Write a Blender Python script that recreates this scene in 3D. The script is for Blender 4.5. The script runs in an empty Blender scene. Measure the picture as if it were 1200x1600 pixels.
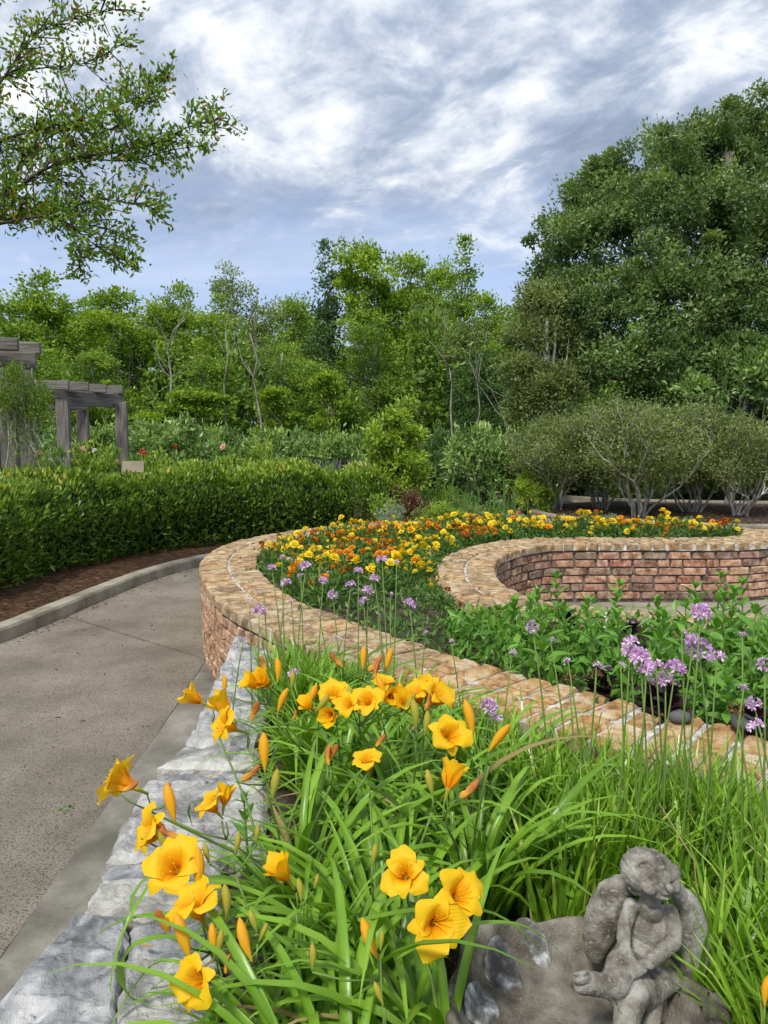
import bpy, math, random
import numpy as np
from mathutils import Vector, Matrix, Euler, Quaternion, noise as mnoise

R = random.Random(7)
NR = np.random.RandomState(7)
C = bpy.context.scene.collection
PI = math.pi
rad = math.radians

# ------------------------------------------------------------------ camera, sky, sun, exposure
F_PX = 1200.0; PITCH = math.atan(120/1200); EYE = 1.5
sc = bpy.context.scene
cam_d = bpy.data.cameras.new('camera'); cam = bpy.data.objects.new('camera', cam_d); C.objects.link(cam)
cam.location = (0, 0, EYE); cam.rotation_euler = (rad(90) - PITCH, 0, 0)
cam_d.sensor_width = 36; cam_d.lens = 27.0; cam_d.clip_start = 0.05; cam_d.clip_end = 1000
sc.camera = cam

SUN_EL, SUN_AZ = rad(52), rad(208)       # azimuth measured clockwise from +Y
world = bpy.data.worlds.new('World'); sc.world = world; world.use_nodes = True

def build_world():
    nt = world.node_tree; nt.nodes.clear()
    N = nt.nodes.new; L = nt.links.new
    out = N('ShaderNodeOutputWorld'); bg = N('ShaderNodeBackground'); L(bg.outputs[0], out.inputs[0])
    bg.inputs[1].default_value = 0.1
    sky = N('ShaderNodeTexSky'); sky.sky_type = 'NISHITA'; sky.sun_disc = False
    sky.sun_elevation = SUN_EL; sky.sun_rotation = SUN_AZ; sky.dust_density = 1.5; sky.air_density = 1.2
    tc = N('ShaderNodeTexCoord'); sep = N('ShaderNodeSeparateXYZ'); L(tc.outputs['Generated'], sep.inputs[0])
    def math_(op, a, b=None, clamp=False):
        n = N('ShaderNodeMath'); n.operation = op; n.use_clamp = clamp
        for i, v in enumerate((a, b)):
            if v is None: continue
            if isinstance(v, (int, float)): n.inputs[i].default_value = v
            else: L(v, n.inputs[i])
        return n.outputs[0]
    def ramp(v, pts, interp='LINEAR'):
        n = N('ShaderNodeValToRGB'); L(v, n.inputs[0]); n.color_ramp.interpolation = interp
        e = n.color_ramp.elements
        while len(e) < len(pts): e.new(0.5)
        for k, (p_, c_) in enumerate(pts):
            e[k].position = p_; e[k].color = (*c_, 1) if len(c_) == 3 else c_
        return n.outputs[0]
    def mix(f, a, b):
        n = N('ShaderNodeMix'); n.data_type = 'RGBA'
        for s, v in ((0, f), (6, a), (7, b)):
            if isinstance(v, (int, float)): n.inputs[s].default_value = v
            elif isinstance(v, tuple): n.inputs[s].default_value = (*v, 1)
            else: L(v, n.inputs[s])
        return n.outputs[2]
    zc = math_('MAXIMUM', sep.outputs[2], 0.0)
    den = math_('ADD', zc, 0.22)
    px = math_('DIVIDE', sep.outputs[0], den); py = math_('DIVIDE', sep.outputs[1], den)
    cb = N('ShaderNodeCombineXYZ'); L(px, cb.inputs[0]); L(py, cb.inputs[1])
    def mapped(rot, scale, loc):
        m = N('ShaderNodeMapping'); m.vector_type = 'TEXTURE'; L(cb.outputs[0], m.inputs[0])
        m.inputs['Rotation'].default_value = (0, 0, rad(rot)); m.inputs['Scale'].default_value = scale; m.inputs['Location'].default_value = loc
        return m.outputs[0]
    def noise(vec, scale, detail, rough, dist=0.0):
        n = N('ShaderNodeTexNoise'); L(vec, n.inputs['Vector']); n.inputs['Scale'].default_value = scale
        n.inputs['Detail'].default_value = detail; n.inputs['Roughness'].default_value = rough; n.inputs['Distortion'].default_value = dist
        return n.outputs['Fac']
    big = noise(mapped(-40, (1.3, 0.95, 1), (3.9, 2.3, 0)), 1.7, 8, 0.6, 0.6)
    mid = noise(mapped(-46, (1.1, 0.9, 1), (7.4, 2.2, 0)), 4.4, 10, 0.62, 0.5)
    fine = noise(mapped(-60, (1.2, .9, 1), (1.4, 5.2, 0)), 8.0, 6, 0.6, 0.3)
    d = math_('ADD', math_('ADD', math_('MULTIPLY', big, 0.46), math_('MULTIPLY', mid, 0.36)), math_('MULTIPLY', fine, 0.18))
    cloud = ramp(d, [(0.425, (1.6, 1.98, 2.65)), (0.475, (2.2, 2.6, 3.3)), (0.51, (3.0, 3.35, 3.95)), (0.55, (4.3, 4.5, 4.8)), (0.605, (5.8, 5.8, 5.75))])
    # thin smooth veil of pale blue towards the horizon
    veil = mix(0.82, sky.outputs[0], (2.35, 3.0, 4.4))
    vn = noise(mapped(-5, (2.4, .6, 1), (2, 4, 0)), 2.0, 4, 0.5, 0.4)
    veil = mix(ramp(vn, [(0.40, (0, 0, 0)), (0.68, (0.55, 0.55, 0.55))]), veil, (3.5, 4.0, 4.9))
    h = math_('ADD', zc, math_('MULTIPLY', math_('SUBTRACT', mid, 0.5), 0.20))
    hf = ramp(h, [(0.17, (0, 0, 0)), (0.33, (1, 1, 1))], 'EASE')
    col = mix(hf, veil, cloud)
    up = ramp(zc, [(0.38, (0.85, 0.86, 0.88)), (0.75, (1.0, 1.0, 1.0))])
    n = N('ShaderNodeMix'); n.data_type = 'RGBA'; n.blend_type = 'MULTIPLY'; n.inputs[0].default_value = 1.0
    L(col, n.inputs[6]); L(up, n.inputs[7])
    n.clamp_result = False
    L(n.outputs[2], bg.inputs[0])
build_world()

sun_d = bpy.data.lights.new('sun', 'SUN'); sun_d.energy = 1.5; sun_d.angle = rad(10); sun_d.color = (1, 0.955, 0.88)
sun = bpy.data.objects.new('sun', sun_d); C.objects.link(sun)
sdir = Vector((math.sin(SUN_AZ)*math.cos(SUN_EL), math.cos(SUN_AZ)*math.cos(SUN_EL), math.sin(SUN_EL)))
sun.rotation_euler = sdir.to_track_quat('Z', 'Y').to_euler(); sun.location = (0, 0, 30)
vs = sc.view_settings; vs.view_transform = 'Standard'; vs.look = 'None'; vs.gamma = 1; vs.use_curve_mapping = False
vs.exposure = 1.20
sc.cycles.max_bounces = 6; sc.cycles.transmission_bounces = 3; sc.cycles.diffuse_bounces = 4
sc.cycles.use_denoising = True

# ------------------------------------------------------------------ helpers
def at(px, py, z=None, Y=None):
    """world point seen at pixel (px,py) of the 1200x1600 photograph, at height z or distance Y"""
    u = (px-600)/F_PX; v = (800-py)/F_PX
    dy = math.cos(PITCH)+v*math.sin(PITCH); dz = -math.sin(PITCH)+v*math.cos(PITCH)
    t = (z-EYE)/dz if Y is None else Y/dy
    return Vector((u*t, dy*t, EYE+dz*t))

def tag(o, label=None, cat=None, group=None, kind=None):
    if label: o['label'] = label
    if cat: o['category'] = cat
    if group: o['group'] = group
    if kind: o['kind'] = kind
    return o

ORD = 'first second third fourth fifth sixth seventh eighth ninth tenth eleventh twelfth thirteenth fourteenth fifteenth sixteenth seventeenth eighteenth nineteenth twentieth'.split()
PENDING = []
def later(o, what, where, x):
    """label once all its look-alikes stand: counted from the left"""
    PENDING.append((o, what, where, x)); o['label'] = what+' '+where
def settle():
    K = {}
    for t in PENDING: K.setdefault((t[1], t[2]), []).append(t)
    for (what, where), L_ in K.items():
        if len(L_) < 2: continue
        for i, t in enumerate(sorted(L_, key=lambda t: t[3])):
            n = i+1; o_ = ORD[i] if i < 20 else f'{n}'+('st' if n % 10 == 1 else 'nd' if n % 10 == 2 else 'rd' if n % 10 == 3 else 'th')
            t[0]['label'] = f'{what}, {o_} from the left {where}'
    PENDING.clear()

def empty(name, loc=(0, 0, 0), rz=0, label=None, cat=None, group=None):
    o = bpy.data.objects.new(name, None); C.objects.link(o); o.location = loc; o.rotation_euler = (0, 0, rz)
    o.empty_display_size = 0.1
    return tag(o, label, cat, group)

def mesh_np(name, V, Fc, mat=None, tint=None, smooth=False, extra=None):
    """V (n,3); Fc (m,k) array or list of polygons"""
    me = bpy.data.meshes.new(name)
    V = np.asarray(V, dtype=np.float32)
    if isinstance(Fc, np.ndarray):
        m, k = Fc.shape; idx = Fc.astype(np.int32).ravel(); starts = np.arange(m, dtype=np.int32)*k; tot = np.full(m, k, np.int32)
    else:
        tot = np.array([len(f) for f in Fc], np.int32); idx = np.array([i for f in Fc for i in f], np.int32)
        starts = np.concatenate(([0], np.cumsum(tot)[:-1])).astype(np.int32); m = len(Fc)
    me.vertices.add(len(V)); me.vertices.foreach_set('co', V.ravel())
    me.loops.add(len(idx)); me.loops.foreach_set('vertex_index', idx)
    me.polygons.add(m); me.polygons.foreach_set('loop_start', starts); me.polygons.foreach_set('loop_total', tot)
    me.polygons.foreach_set('use_smooth', np.full(m, smooth, bool))
    if tint is not None:
        a = me.attributes.new('tint', 'FLOAT', 'POINT'); a.data.foreach_set('value', np.asarray(tint, np.float32))
    if extra is not None:
        for nm, arr in extra.items():
            a = me.attributes.new(nm, 'FLOAT', 'POINT'); a.data.foreach_set('value', np.asarray(arr, np.float32))
    me.update(calc_edges=True)
    if mat: me.materials.append(mat)
    return me

def obj(name, me, parent=None, loc=None, rot=None, scale=None):
    o = bpy.data.objects.new(name, me); C.objects.link(o)
    if parent: o.parent = parent
    if loc is not None: o.location = loc
    if rot is not None: o.rotation_euler = rot
    if scale is not None: o.scale = scale if hasattr(scale, '__len__') else (scale,)*3
    return o

def copy_tree(o, parent=None):
    c = o.copy(); C.objects.link(c); c.parent = parent
    for ch in list(o.children): copy_tree(ch, c)
    return c

class Geo:
    """collects vertices and faces of one mesh"""
    def __init__(s): s.V = []; s.F = []; s.T = []; s.n = 0
    def add(s, V, Fc, t=0.5):
        V = np.asarray(V, float); s.V.append(V)
        s.F += [tuple(int(i)+s.n for i in f) for f in Fc]
        s.T.append(np.full(len(V), t) if np.isscalar(t) else np.asarray(t)); s.n += len(V)
    def box(s, c, d, rz=0, M=None, t=0.5):
        x, y, z = (q/2 for q in d)
        V = np.array([(a*x, b*y, e*z) for e in (-1, 1) for a, b in ((-1, -1), (1, -1), (1, 1), (-1, 1))])
        ca, sa = math.cos(rz), math.sin(rz)
        V = V @ np.array(((ca, sa, 0), (-sa, ca, 0), (0, 0, 1)))
        s.add(V+np.array(c), [(3, 2, 1, 0), (4, 5, 6, 7), (0, 1, 5, 4), (1, 2, 6, 5), (2, 3, 7, 6), (3, 0, 4, 7)], t)
    def tube(s, pts, radii, n=6, t=0.5, cap=True):
        P = [Vector(p) for p in pts]; m = len(P)
        if m < 2: return
        V = []; ref = Vector((0.3, 0.2, 1)).normalized()
        for i, p in enumerate(P):
            d = (P[min(i+1, m-1)]-P[max(i-1, 0)])
            d = d.normalized() if d.length > 1e-9 else Vector((0, 0, 1))
            a = d.cross(ref)
            if a.length < 1e-3: a = d.cross(Vector((1, 0, 0)))
            a.normalize(); b = d.cross(a); r = radii[i] if hasattr(radii, '__len__') else radii
            for k in range(n):
                w = 2*PI*k/n; V.append(p+a*math.cos(w)*r+b*math.sin(w)*r)
        Fc = [(i*n+k, i*n+(k+1) % n, (i+1)*n+(k+1) % n, (i+1)*n+k) for i in range(m-1) for k in range(n)]
        if cap: Fc += [tuple(range(n-1, -1, -1)), tuple((m-1)*n+k for k in range(n))]
        s.add([tuple(v) for v in V], Fc, t)
    def mesh(s, name, mat, smooth=False):
        return mesh_np(name, np.concatenate(s.V), s.F, mat, np.concatenate(s.T), smooth)

def unit(a): return a/np.maximum(np.linalg.norm(a, axis=1, keepdims=True), 1e-9)

def leaves_arr(P, D, Lg, Wd, fold=0.25, tint=None, mid=0.45):
    """rhombic folded leaves, two triangles each. P base, D direction, Lg/Wd sizes"""
    n = len(P); D = unit(D)
    rnd = NR.normal(size=(n, 3)); S = unit(np.cross(D, rnd)); Nn = np.cross(S, D)
    Lg = np.broadcast_to(Lg, (n,))[:, None]; Wd = np.broadcast_to(Wd, (n,))[:, None]
    m = P+D*Lg*mid
    V = np.stack((P, m-S*Wd/2+Nn*Wd*fold, P+D*Lg, m+S*Wd/2+Nn*Wd*fold), axis=1).reshape(-1, 3)
    b = np.arange(n)[:, None]*4
    Fc = np.concatenate((b+np.array([[0, 1, 2]]), b+np.array([[0, 2, 3]])), axis=1).reshape(-1, 3)
    t = NR.rand(n) if tint is None else tint
    return V, Fc, np.repeat(t, 4)

def leaf_mesh(name, mat, parts):
    Vs, Fs, Ts, n = [], [], [], 0
    for V, Fc, t in parts:
        Vs.append(V); Fs.append(Fc+n); Ts.append(t); n += len(V)
    return mesh_np(name, np.concatenate(Vs), np.concatenate(Fs), mat, np.concatenate(Ts))

def spline(pts, step=0.1, closed=False):
    P = [Vector((*p, 0)) if len(p) == 2 else Vector(p) for p in pts]; out = []
    n = len(P)
    for i in range(n-1):
        p0 = P[max(i-1, 0)]; p1 = P[i]; p2 = P[i+1]; p3 = P[min(i+2, n-1)]
        for k in range(12):
            t = k/12
            out.append(0.5*((2*p1)+(p2-p0)*t+(2*p0-5*p1+4*p2-p3)*t*t+(3*p1-p0-3*p2+p3)*t**3))
    out.append(P[-1])
    # smooth then resample by arc length
    for _ in range(6):
        out = [out[0]]+[(out[i-1]+out[i]*2+out[i+1])/4 for i in range(1, len(out)-1)]+[out[-1]]
    L = [0]
    for a, b in zip(out, out[1:]): L.append(L[-1]+(b-a).length)
    m = max(2, int(round(L[-1]/step))); res = []; j = 0
    for i in range(m+1):
        s = L[-1]*i/m
        while j < len(L)-2 and L[j+1] < s: j += 1
        f = (s-L[j])/max(L[j+1]-L[j], 1e-9); res.append(out[j].lerp(out[j+1], min(max(f, 0), 1)))
    return res

def frames(P):
    out = []
    for i, p in enumerate(P):
        d = P[min(i+1, len(P)-1)]-P[max(i-1, 0)]; d.z = 0; d.normalize(); out.append((p, d, Vector((-d.y, d.x, 0))))
    return out       # point, tangent, left normal

def sweep(path, profile, jitter=0.0):
    """profile: list of (offset to the left, z); closed solid"""
    fr = frames(path); k = len(profile); V = []; Fc = []
    for p, d, nrm in fr:
        for o, z in profile:
            q = p+nrm*(o+R.uniform(-jitter, jitter)); V.append((q.x, q.y, z+R.uniform(-jitter, jitter)))
    for i in range(len(fr)-1):
        for j in range(k):
            j2 = (j+1) % k; Fc.append((i*k+j, i*k+j2, (i+1)*k+j2, (i+1)*k+j))
    Fc += [tuple(range(k-1, -1, -1)), tuple((len(fr)-1)*k+j for j in range(k))]
    return V, Fc

# ------------------------------------------------------------------ materials
MATS = {}
def new_mat(name):
    m = bpy.data.materials.new(name); m.use_nodes = True; nt = m.node_tree; nt.nodes.clear(); MATS[name] = m
    return m, nt, nt.nodes.new, nt.links.new

def set_ramp(n, pts):
    e = n.color_ramp.elements
    while len(e) < len(pts): e.new(0.5)
    for k, (p_, c_) in enumerate(pts):
        e[k].position = p_; e[k].color = (*c_, 1)

def leaf_mat(name, cols, rough=0.45, trans=0.3, spec=0.35, scale=1.2, amt=0.35):
    """cols: ramp over per-leaf tint. large-scale noise shifts the tint by clump"""
    m, nt, N, L = new_mat(name)
    out = N('ShaderNodeOutputMaterial'); a = N('ShaderNodeAttribute'); a.attribute_name = 'tint'
    geo = N('ShaderNodeNewGeometry'); nz = N('ShaderNodeTexNoise'); nz.inputs['Scale'].default_value = scale; nz.inputs['Detail'].default_value = 2
    L(geo.outputs['Position'], nz.inputs['Vector'])
    ad = N('ShaderNodeMath'); ad.operation = 'MULTIPLY_ADD'; L(nz.outputs['Fac'], ad.inputs[0]); ad.inputs[1].default_value = amt*2; ad.inputs[2].default_value = -amt
    s = N('ShaderNodeMath'); s.operation = 'ADD'; s.use_clamp = True; L(a.outputs['Fac'], s.inputs[0]); L(ad.outputs[0], s.inputs[1])
    r = N('ShaderNodeValToRGB'); L(s.outputs[0], r.inputs[0]); set_ramp(r, cols)
    b = N('ShaderNodeBsdfPrincipled'); L(r.outputs[0], b.inputs['Base Color']); b.inputs['Roughness'].default_value = rough
    b.inputs['Specular IOR Level'].default_value = spec
    t = N('ShaderNodeBsdfTranslucent'); tm = N('ShaderNodeMix'); tm.data_type = 'RGBA'; tm.blend_type = 'MULTIPLY'; tm.inputs[0].default_value = 1
    L(r.outputs[0], tm.inputs[6]); tm.inputs[7].default_value = (1.25, 1.25, 0.55, 1); L(tm.outputs[2], t.inputs[0])
    mx = N('ShaderNodeMixShader'); mx.inputs[0].default_value = trans; L(b.outputs[0], mx.inputs[1]); L(t.outputs[0], mx.inputs[2]); L(mx.outputs[0], out.inputs[0])
    return m

def rough_mat(name, cols, scale=6, detail=8, rough=0.9, bump=0.3, bscale=30, bdist=0.01, coord='Object', stretch=(1, 1, 1),
              speck=None, rnd=None, dist=0.0, spec=0.2):
    """stone, wood, soil, concrete: noise ramp + optional fine specks + bump. rnd: ramp by object random mixed in"""
    m, nt, N, L = new_mat(name)
    out = N('ShaderNodeOutputMaterial'); b = N('ShaderNodeBsdfPrincipled'); L(b.outputs[0], out.inputs[0])
    b.inputs['Roughness'].default_value = rough; b.inputs['Specular IOR Level'].default_value = spec
    tc = N('ShaderNodeTexCoord'); mp = N('ShaderNodeMapping'); mp.inputs['Scale'].default_value = stretch
    oi = N('ShaderNodeObjectInfo'); src = tc.outputs['Object']
    if coord == 'World':
        g = N('ShaderNodeNewGeometry'); src = g.outputs['Position']
    else:
        va = N('ShaderNodeVectorMath'); va.operation = 'ADD'; L(src, va.inputs[0])
        ml = N('ShaderNodeMath'); ml.operation = 'MULTIPLY'; L(oi.outputs['Random'], ml.inputs[0]); ml.inputs[1].default_value = 37
        L(ml.outputs[0], va.inputs[1]); src = va.outputs[0]
    L(src, mp.inputs[0])
    nz = N('ShaderNodeTexNoise'); L(mp.outputs[0], nz.inputs['Vector']); nz.inputs['Scale'].default_value = scale; nz.inputs['Detail'].default_value = detail
    nz.inputs['Roughness'].default_value = 0.62; nz.inputs['Distortion'].default_value = dist
    r = N('ShaderNodeValToRGB'); L(nz.outputs['Fac'], r.inputs[0]); set_ramp(r, [(.5+(p_-.5)*.62, c_) for p_, c_ in cols]); col = r.outputs[0]
    if rnd:
        r2 = N('ShaderNodeValToRGB'); L(oi.outputs['Random'], r2.inputs[0]); set_ramp(r2, rnd)
        mx = N('ShaderNodeMix'); mx.data_type = 'RGBA'; mx.blend_type = 'MULTIPLY'; mx.inputs[0].default_value = 1
        L(col, mx.inputs[6]); L(r2.outputs[0], mx.inputs[7]); col = mx.outputs[2]
    n2 = N('ShaderNodeTexNoise'); L(mp.outputs[0], n2.inputs['Vector']); n2.inputs['Scale'].default_value = bscale; n2.inputs['Detail'].default_value = 6; n2.inputs['Roughness'].default_value = 0.7
    if speck:
        thr, scol, sscale = speck
        n3 = N('ShaderNodeTexNoise'); L(mp.outputs[0], n3.inputs['Vector']); n3.inputs['Scale'].default_value = sscale; n3.inputs['Detail'].default_value = 5; n3.inputs['Roughness'].default_value = 0.75
        r3 = N('ShaderNodeValToRGB'); L(n3.outputs['Fac'], r3.inputs[0]); set_ramp(r3, [(thr, (0, 0, 0)), (thr+0.07, (1, 1, 1))])
        mx = N('ShaderNodeMix'); mx.data_type = 'RGBA'; L(r3.outputs[0], mx.inputs[0]); L(col, mx.inputs[6]); mx.inputs[7].default_value = (*scol, 1); col = mx.outputs[2]
    L(col, b.inputs['Base Color'])
    bp = N('ShaderNodeBump'); bp.inputs['Strength'].default_value = bump; bp.inputs['Distance'].default_value = bdist
    L(n2.outputs['Fac'], bp.inputs['Height']); L(bp.outputs[0], b.inputs['Normal'])
    return m

leaf_mat('tree_bright', [(0, (0.107, 0.179, 0.022)), (0.45, (0.202, 0.329, 0.026)), (0.8, (0.329, 0.471, 0.036)), (1, (0.510, 0.641, 0.061))], scale=0.5, amt=0.25)
leaf_mat('tree_mid', [(0, (0.098, 0.177, 0.032)), (0.5, (0.195, 0.319, 0.041)), (0.85, (0.306, 0.448, 0.053)), (1, (0.446, 0.590, 0.087))], scale=0.5, amt=0.25)
leaf_mat('tree_grey', [(0, (0.116, 0.172, 0.056)), (0.5, (0.220, 0.300, 0.095)), (1, (0.394, 0.472, 0.150))], scale=0.6, amt=0.25)
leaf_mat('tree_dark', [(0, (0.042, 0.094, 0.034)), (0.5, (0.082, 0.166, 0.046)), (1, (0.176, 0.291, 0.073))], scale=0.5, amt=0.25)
leaf_mat('oak', [(0, (0.063, 0.114, 0.038)), (0.5, (0.138, 0.224, 0.062)), (0.85, (0.236, 0.330, 0.092)), (1, (0.381, 0.501, 0.146))], scale=0.7, amt=0.3, rough=0.4, spec=0.5)
leaf_mat('olive', [(0, (0.086, 0.120, 0.033)), (0.5, (0.183, 0.241, 0.067)), (1, (0.330, 0.398, 0.125))], scale=1.0, amt=0.25)
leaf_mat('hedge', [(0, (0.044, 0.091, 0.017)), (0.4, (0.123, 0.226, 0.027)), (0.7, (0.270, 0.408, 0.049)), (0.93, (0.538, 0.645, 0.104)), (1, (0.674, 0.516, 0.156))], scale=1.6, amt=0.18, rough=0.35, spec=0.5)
leaf_mat('shrub', [(0, (0.074, 0.137, 0.039)), (0.5, (0.185, 0.308, 0.080)), (1, (0.397, 0.549, 0.160))], scale=1.2, amt=0.2, rough=0.35, spec=0.5)
leaf_mat('young_magnolia', [(0, (0.131, 0.215, 0.029)), (0.5, (0.280, 0.414, 0.043)), (1, (0.524, 0.646, 0.086))], scale=2, amt=0.15, rough=0.35, spec=0.5)
leaf_mat('overhang', [(0, (0.068, 0.144, 0.016)), (0.5, (0.145, 0.276, 0.024)), (0.9, (0.290, 0.431, 0.040)), (1, (0.386, 0.205, 0.053))], scale=1, amt=0.2, trans=0.4)
leaf_mat('bed_green', [(0, (0.046, 0.106, 0.022)), (0.5, (0.098, 0.200, 0.042)), (1, (0.195, 0.338, 0.072))], scale=5, amt=0.2)
leaf_mat('lime', [(0, (0.110, 0.198, 0.020)), (0.5, (0.209, 0.330, 0.035)), (1, (0.352, 0.462, 0.070))], scale=3, amt=0.15)
leaf_mat('blade', [(0, (0.091, 0.198, 0.015)), (0.5, (0.199, 0.389, 0.029)), (0.9, (0.335, 0.562, 0.053)), (1, (0.518, 0.595, 0.132))], scale=9, amt=0.2, rough=0.32, spec=0.5, trans=0.3)
leaf_mat('mint', [(0, (0.088, 0.215, 0.031)), (0.5, (0.165, 0.359, 0.050)), (1, (0.310, 0.557, 0.078))], scale=6, amt=0.3, rough=0.42, spec=0.4)
leaf_mat('perilla', [(0, (0.012, 0.006, 0.010)), (0.6, (0.045, 0.016, 0.028)), (1, (0.10, 0.045, 0.06))], scale=9, amt=0.2, rough=0.35, trans=0.1)
leaf_mat('red_leaf', [(0, (0.08, 0.03, 0.02)), (0.5, (0.17, 0.08, 0.05)), (1, (0.26, 0.17, 0.08))], scale=6, amt=0.2)
leaf_mat('silver_leaf', [(0, (0.14, 0.2, 0.11)), (0.5, (0.24, 0.32, 0.2)), (1, (0.4, 0.46, 0.32))], scale=6, amt=0.1)
leaf_mat('straw', [(0, (0.05, 0.025, 0.012)), (0.5, (0.13, 0.065, 0.03)), (1, (0.24, 0.14, 0.07))], scale=6, amt=0.2, trans=0.0, rough=0.8, spec=0.1)
leaf_mat('dry_blade', [(0, (0.3, 0.22, 0.09)), (1, (0.55, 0.42, 0.2))], scale=6, amt=0.1)
leaf_mat('garlic_flower', [(0, (0.456, 0.230, 0.578)), (0.5, (0.672, 0.437, 0.777)), (1, (0.936, 0.713, 0.903))], scale=9, amt=0.1, trans=0.25, rough=0.6, spec=0.1)
leaf_mat('pink_flower', [(0, (0.6, 0.16, 0.14)), (0.5, (0.75, 0.34, 0.30)), (1, (0.85, 0.6, 0.52))], scale=5, amt=0.1)
leaf_mat('red_flower', [(0, (0.35, 0.02, 0.02)), (1, (0.6, 0.05, 0.04))], scale=5, amt=0.1)
leaf_mat('salvia', [(0, (0.07, 0.05, 0.16)), (1, (0.2, 0.15, 0.36))], scale=5, amt=0.1)
leaf_mat('marigold_yellow', [(0, (0.70, 0.42, 0.01)), (0.5, (0.88, 0.66, 0.02)), (1, (0.92, 0.78, 0.06))], scale=30, amt=0.1, trans=0.15, rough=0.6, spec=0.1)
leaf_mat('marigold_orange', [(0, (0.62, 0.15, 0.008)), (0.5, (0.82, 0.29, 0.01)), (1, (0.88, 0.42, 0.02))], scale=30, amt=0.1, trans=0.15, rough=0.6, spec=0.1)
leaf_mat('marigold_rust', [(0, (0.25, 0.03, 0.008)), (0.5, (0.48, 0.085, 0.01)), (1, (0.75, 0.3, 0.02))], scale=30, amt=0.2, trans=0.15, rough=0.6, spec=0.1)
leaf_mat('pansy_pale', [(0, (0.5, 0.42, 0.66)), (1, (0.8, 0.76, 0.86))], scale=30, amt=0.1, trans=0.15)
leaf_mat('bud_green', [(0, (0.16, 0.26, 0.03)), (1, (0.30, 0.36, 0.05))], scale=30, amt=0.1, trans=0.15)
leaf_mat('stem_green', [(0, (0.10, 0.19, 0.03)), (1, (0.19, 0.30, 0.06))], scale=30, amt=0.1, trans=0.1)

rough_mat('bark_grey', [(0.3, (0.10, 0.085, 0.07)), (0.5, (0.2, 0.18, 0.15)), (0.7, (0.34, 0.31, 0.27))], scale=9, bump=0.5, stretch=(1, 1, 0.3))
rough_mat('bark_pale', [(0.3, (0.22, 0.2, 0.17)), (0.5, (0.4, 0.37, 0.33)), (0.7, (0.58, 0.55, 0.5))], scale=9, bump=0.4, stretch=(1, 1, 0.4))
rough_mat('bark_mid', [(0.3, (0.16, 0.14, 0.11)), (0.5, (0.27, 0.245, 0.21)), (0.7, (0.4, 0.37, 0.33))], scale=9, bump=0.4, stretch=(1, 1, 0.4))
rough_mat('bark_dark', [(0.3, (0.03, 0.025, 0.02)), (0.6, (0.09, 0.075, 0.06))], scale=9, bump=0.5)
rough_mat('soil', [(0.3, (0.035, 0.024, 0.016)), (0.5, (0.075, 0.055, 0.038)), (0.7, (0.15, 0.12, 0.09))], scale=14, bump=1.0, bscale=45, bdist=0.02, coord='World')
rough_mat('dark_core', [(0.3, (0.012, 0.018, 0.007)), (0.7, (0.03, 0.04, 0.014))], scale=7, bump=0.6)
rough_mat('ground', [(0.3, (0.035, 0.045, 0.016)), (0.5, (0.06, 0.075, 0.026)), (0.7, (0.10, 0.10, 0.045))], scale=1.5, bump=0.8, coord='World')
rough_mat('mulch', [(0.3, (0.035, 0.02, 0.012)), (0.5, (0.085, 0.048, 0.028)), (0.7, (0.16, 0.10, 0.06))], scale=18, bump=1.0, bscale=60, bdist=0.02, coord='World')
rough_mat('dark_mulch', [(0.3, (0.04, 0.03, 0.024)), (0.5, (0.08, 0.065, 0.052)), (0.7, (0.14, 0.12, 0.10))], scale=14, bump=1.0, bscale=50, bdist=0.02, coord='World')
rough_mat('aggregate', [(0.25, (0.215, 0.186, 0.143)), (0.5, (0.30, 0.262, 0.204)), (0.75, (0.385, 0.34, 0.27))], scale=1.6, detail=12, bump=1.0, bscale=130, bdist=0.012, coord='World',
          speck=(0.52, (0.12, 0.10, 0.074), 120))
rough_mat('patio', [(0.25, (0.22, 0.19, 0.15)), (0.5, (0.30, 0.265, 0.21)), (0.75, (0.38, 0.34, 0.28))], scale=1.6, detail=10, bump=0.6, bscale=90, bdist=0.006, coord='World')
rough_mat('kerb_concrete', [(0.25, (0.19, 0.165, 0.12)), (0.5, (0.29, 0.26, 0.195)), (0.75, (0.40, 0.365, 0.29))], scale=3.0, detail=10, bump=0.5, bscale=80, bdist=0.006, coord='World', speck=(0.62, (0.12, 0.10, 0.08), 60))
rough_mat('strip_concrete', [(0.25, (0.13, 0.12, 0.095)), (0.5, (0.21, 0.195, 0.16)), (0.75, (0.32, 0.30, 0.255))], scale=3.5, detail=10, bump=0.6, bscale=80, bdist=0.006, coord='World', speck=(0.60, (0.07, 0.065, 0.055), 70))
rough_mat('mortar', [(0.3, (0.28, 0.25, 0.21)), (0.5, (0.50, 0.47, 0.42)), (0.7, (0.70, 0.67, 0.62))], scale=22, bump=0.8, bscale=90, bdist=0.006)
rough_mat('mortar_dark', [(0.3, (0.10, 0.085, 0.068)), (0.55, (0.19, 0.165, 0.135)), (0.75, (0.32, 0.285, 0.24))], scale=22, bump=0.8, bscale=90, bdist=0.006)
rough_mat('cap_brick', [(0.26, (0.20, 0.13, 0.07)), (0.40, (0.42, 0.25, 0.11)), (0.53, (0.53, 0.385, 0.21)), (0.70, (0.60, 0.54, 0.41))], scale=13, detail=8, bump=0.9, bscale=60, bdist=0.008, dist=0.6,
          speck=(0.60, (0.16, 0.13, 0.10), 26), rnd=[(0, (0.82, 0.74, 0.70)), (0.25, (1.0, 0.96, 0.90)), (0.5, (1.0, 0.80, 0.62)), (0.75, (0.95, 0.95, 0.92)), (1, (0.88, 0.74, 0.62))])
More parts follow.
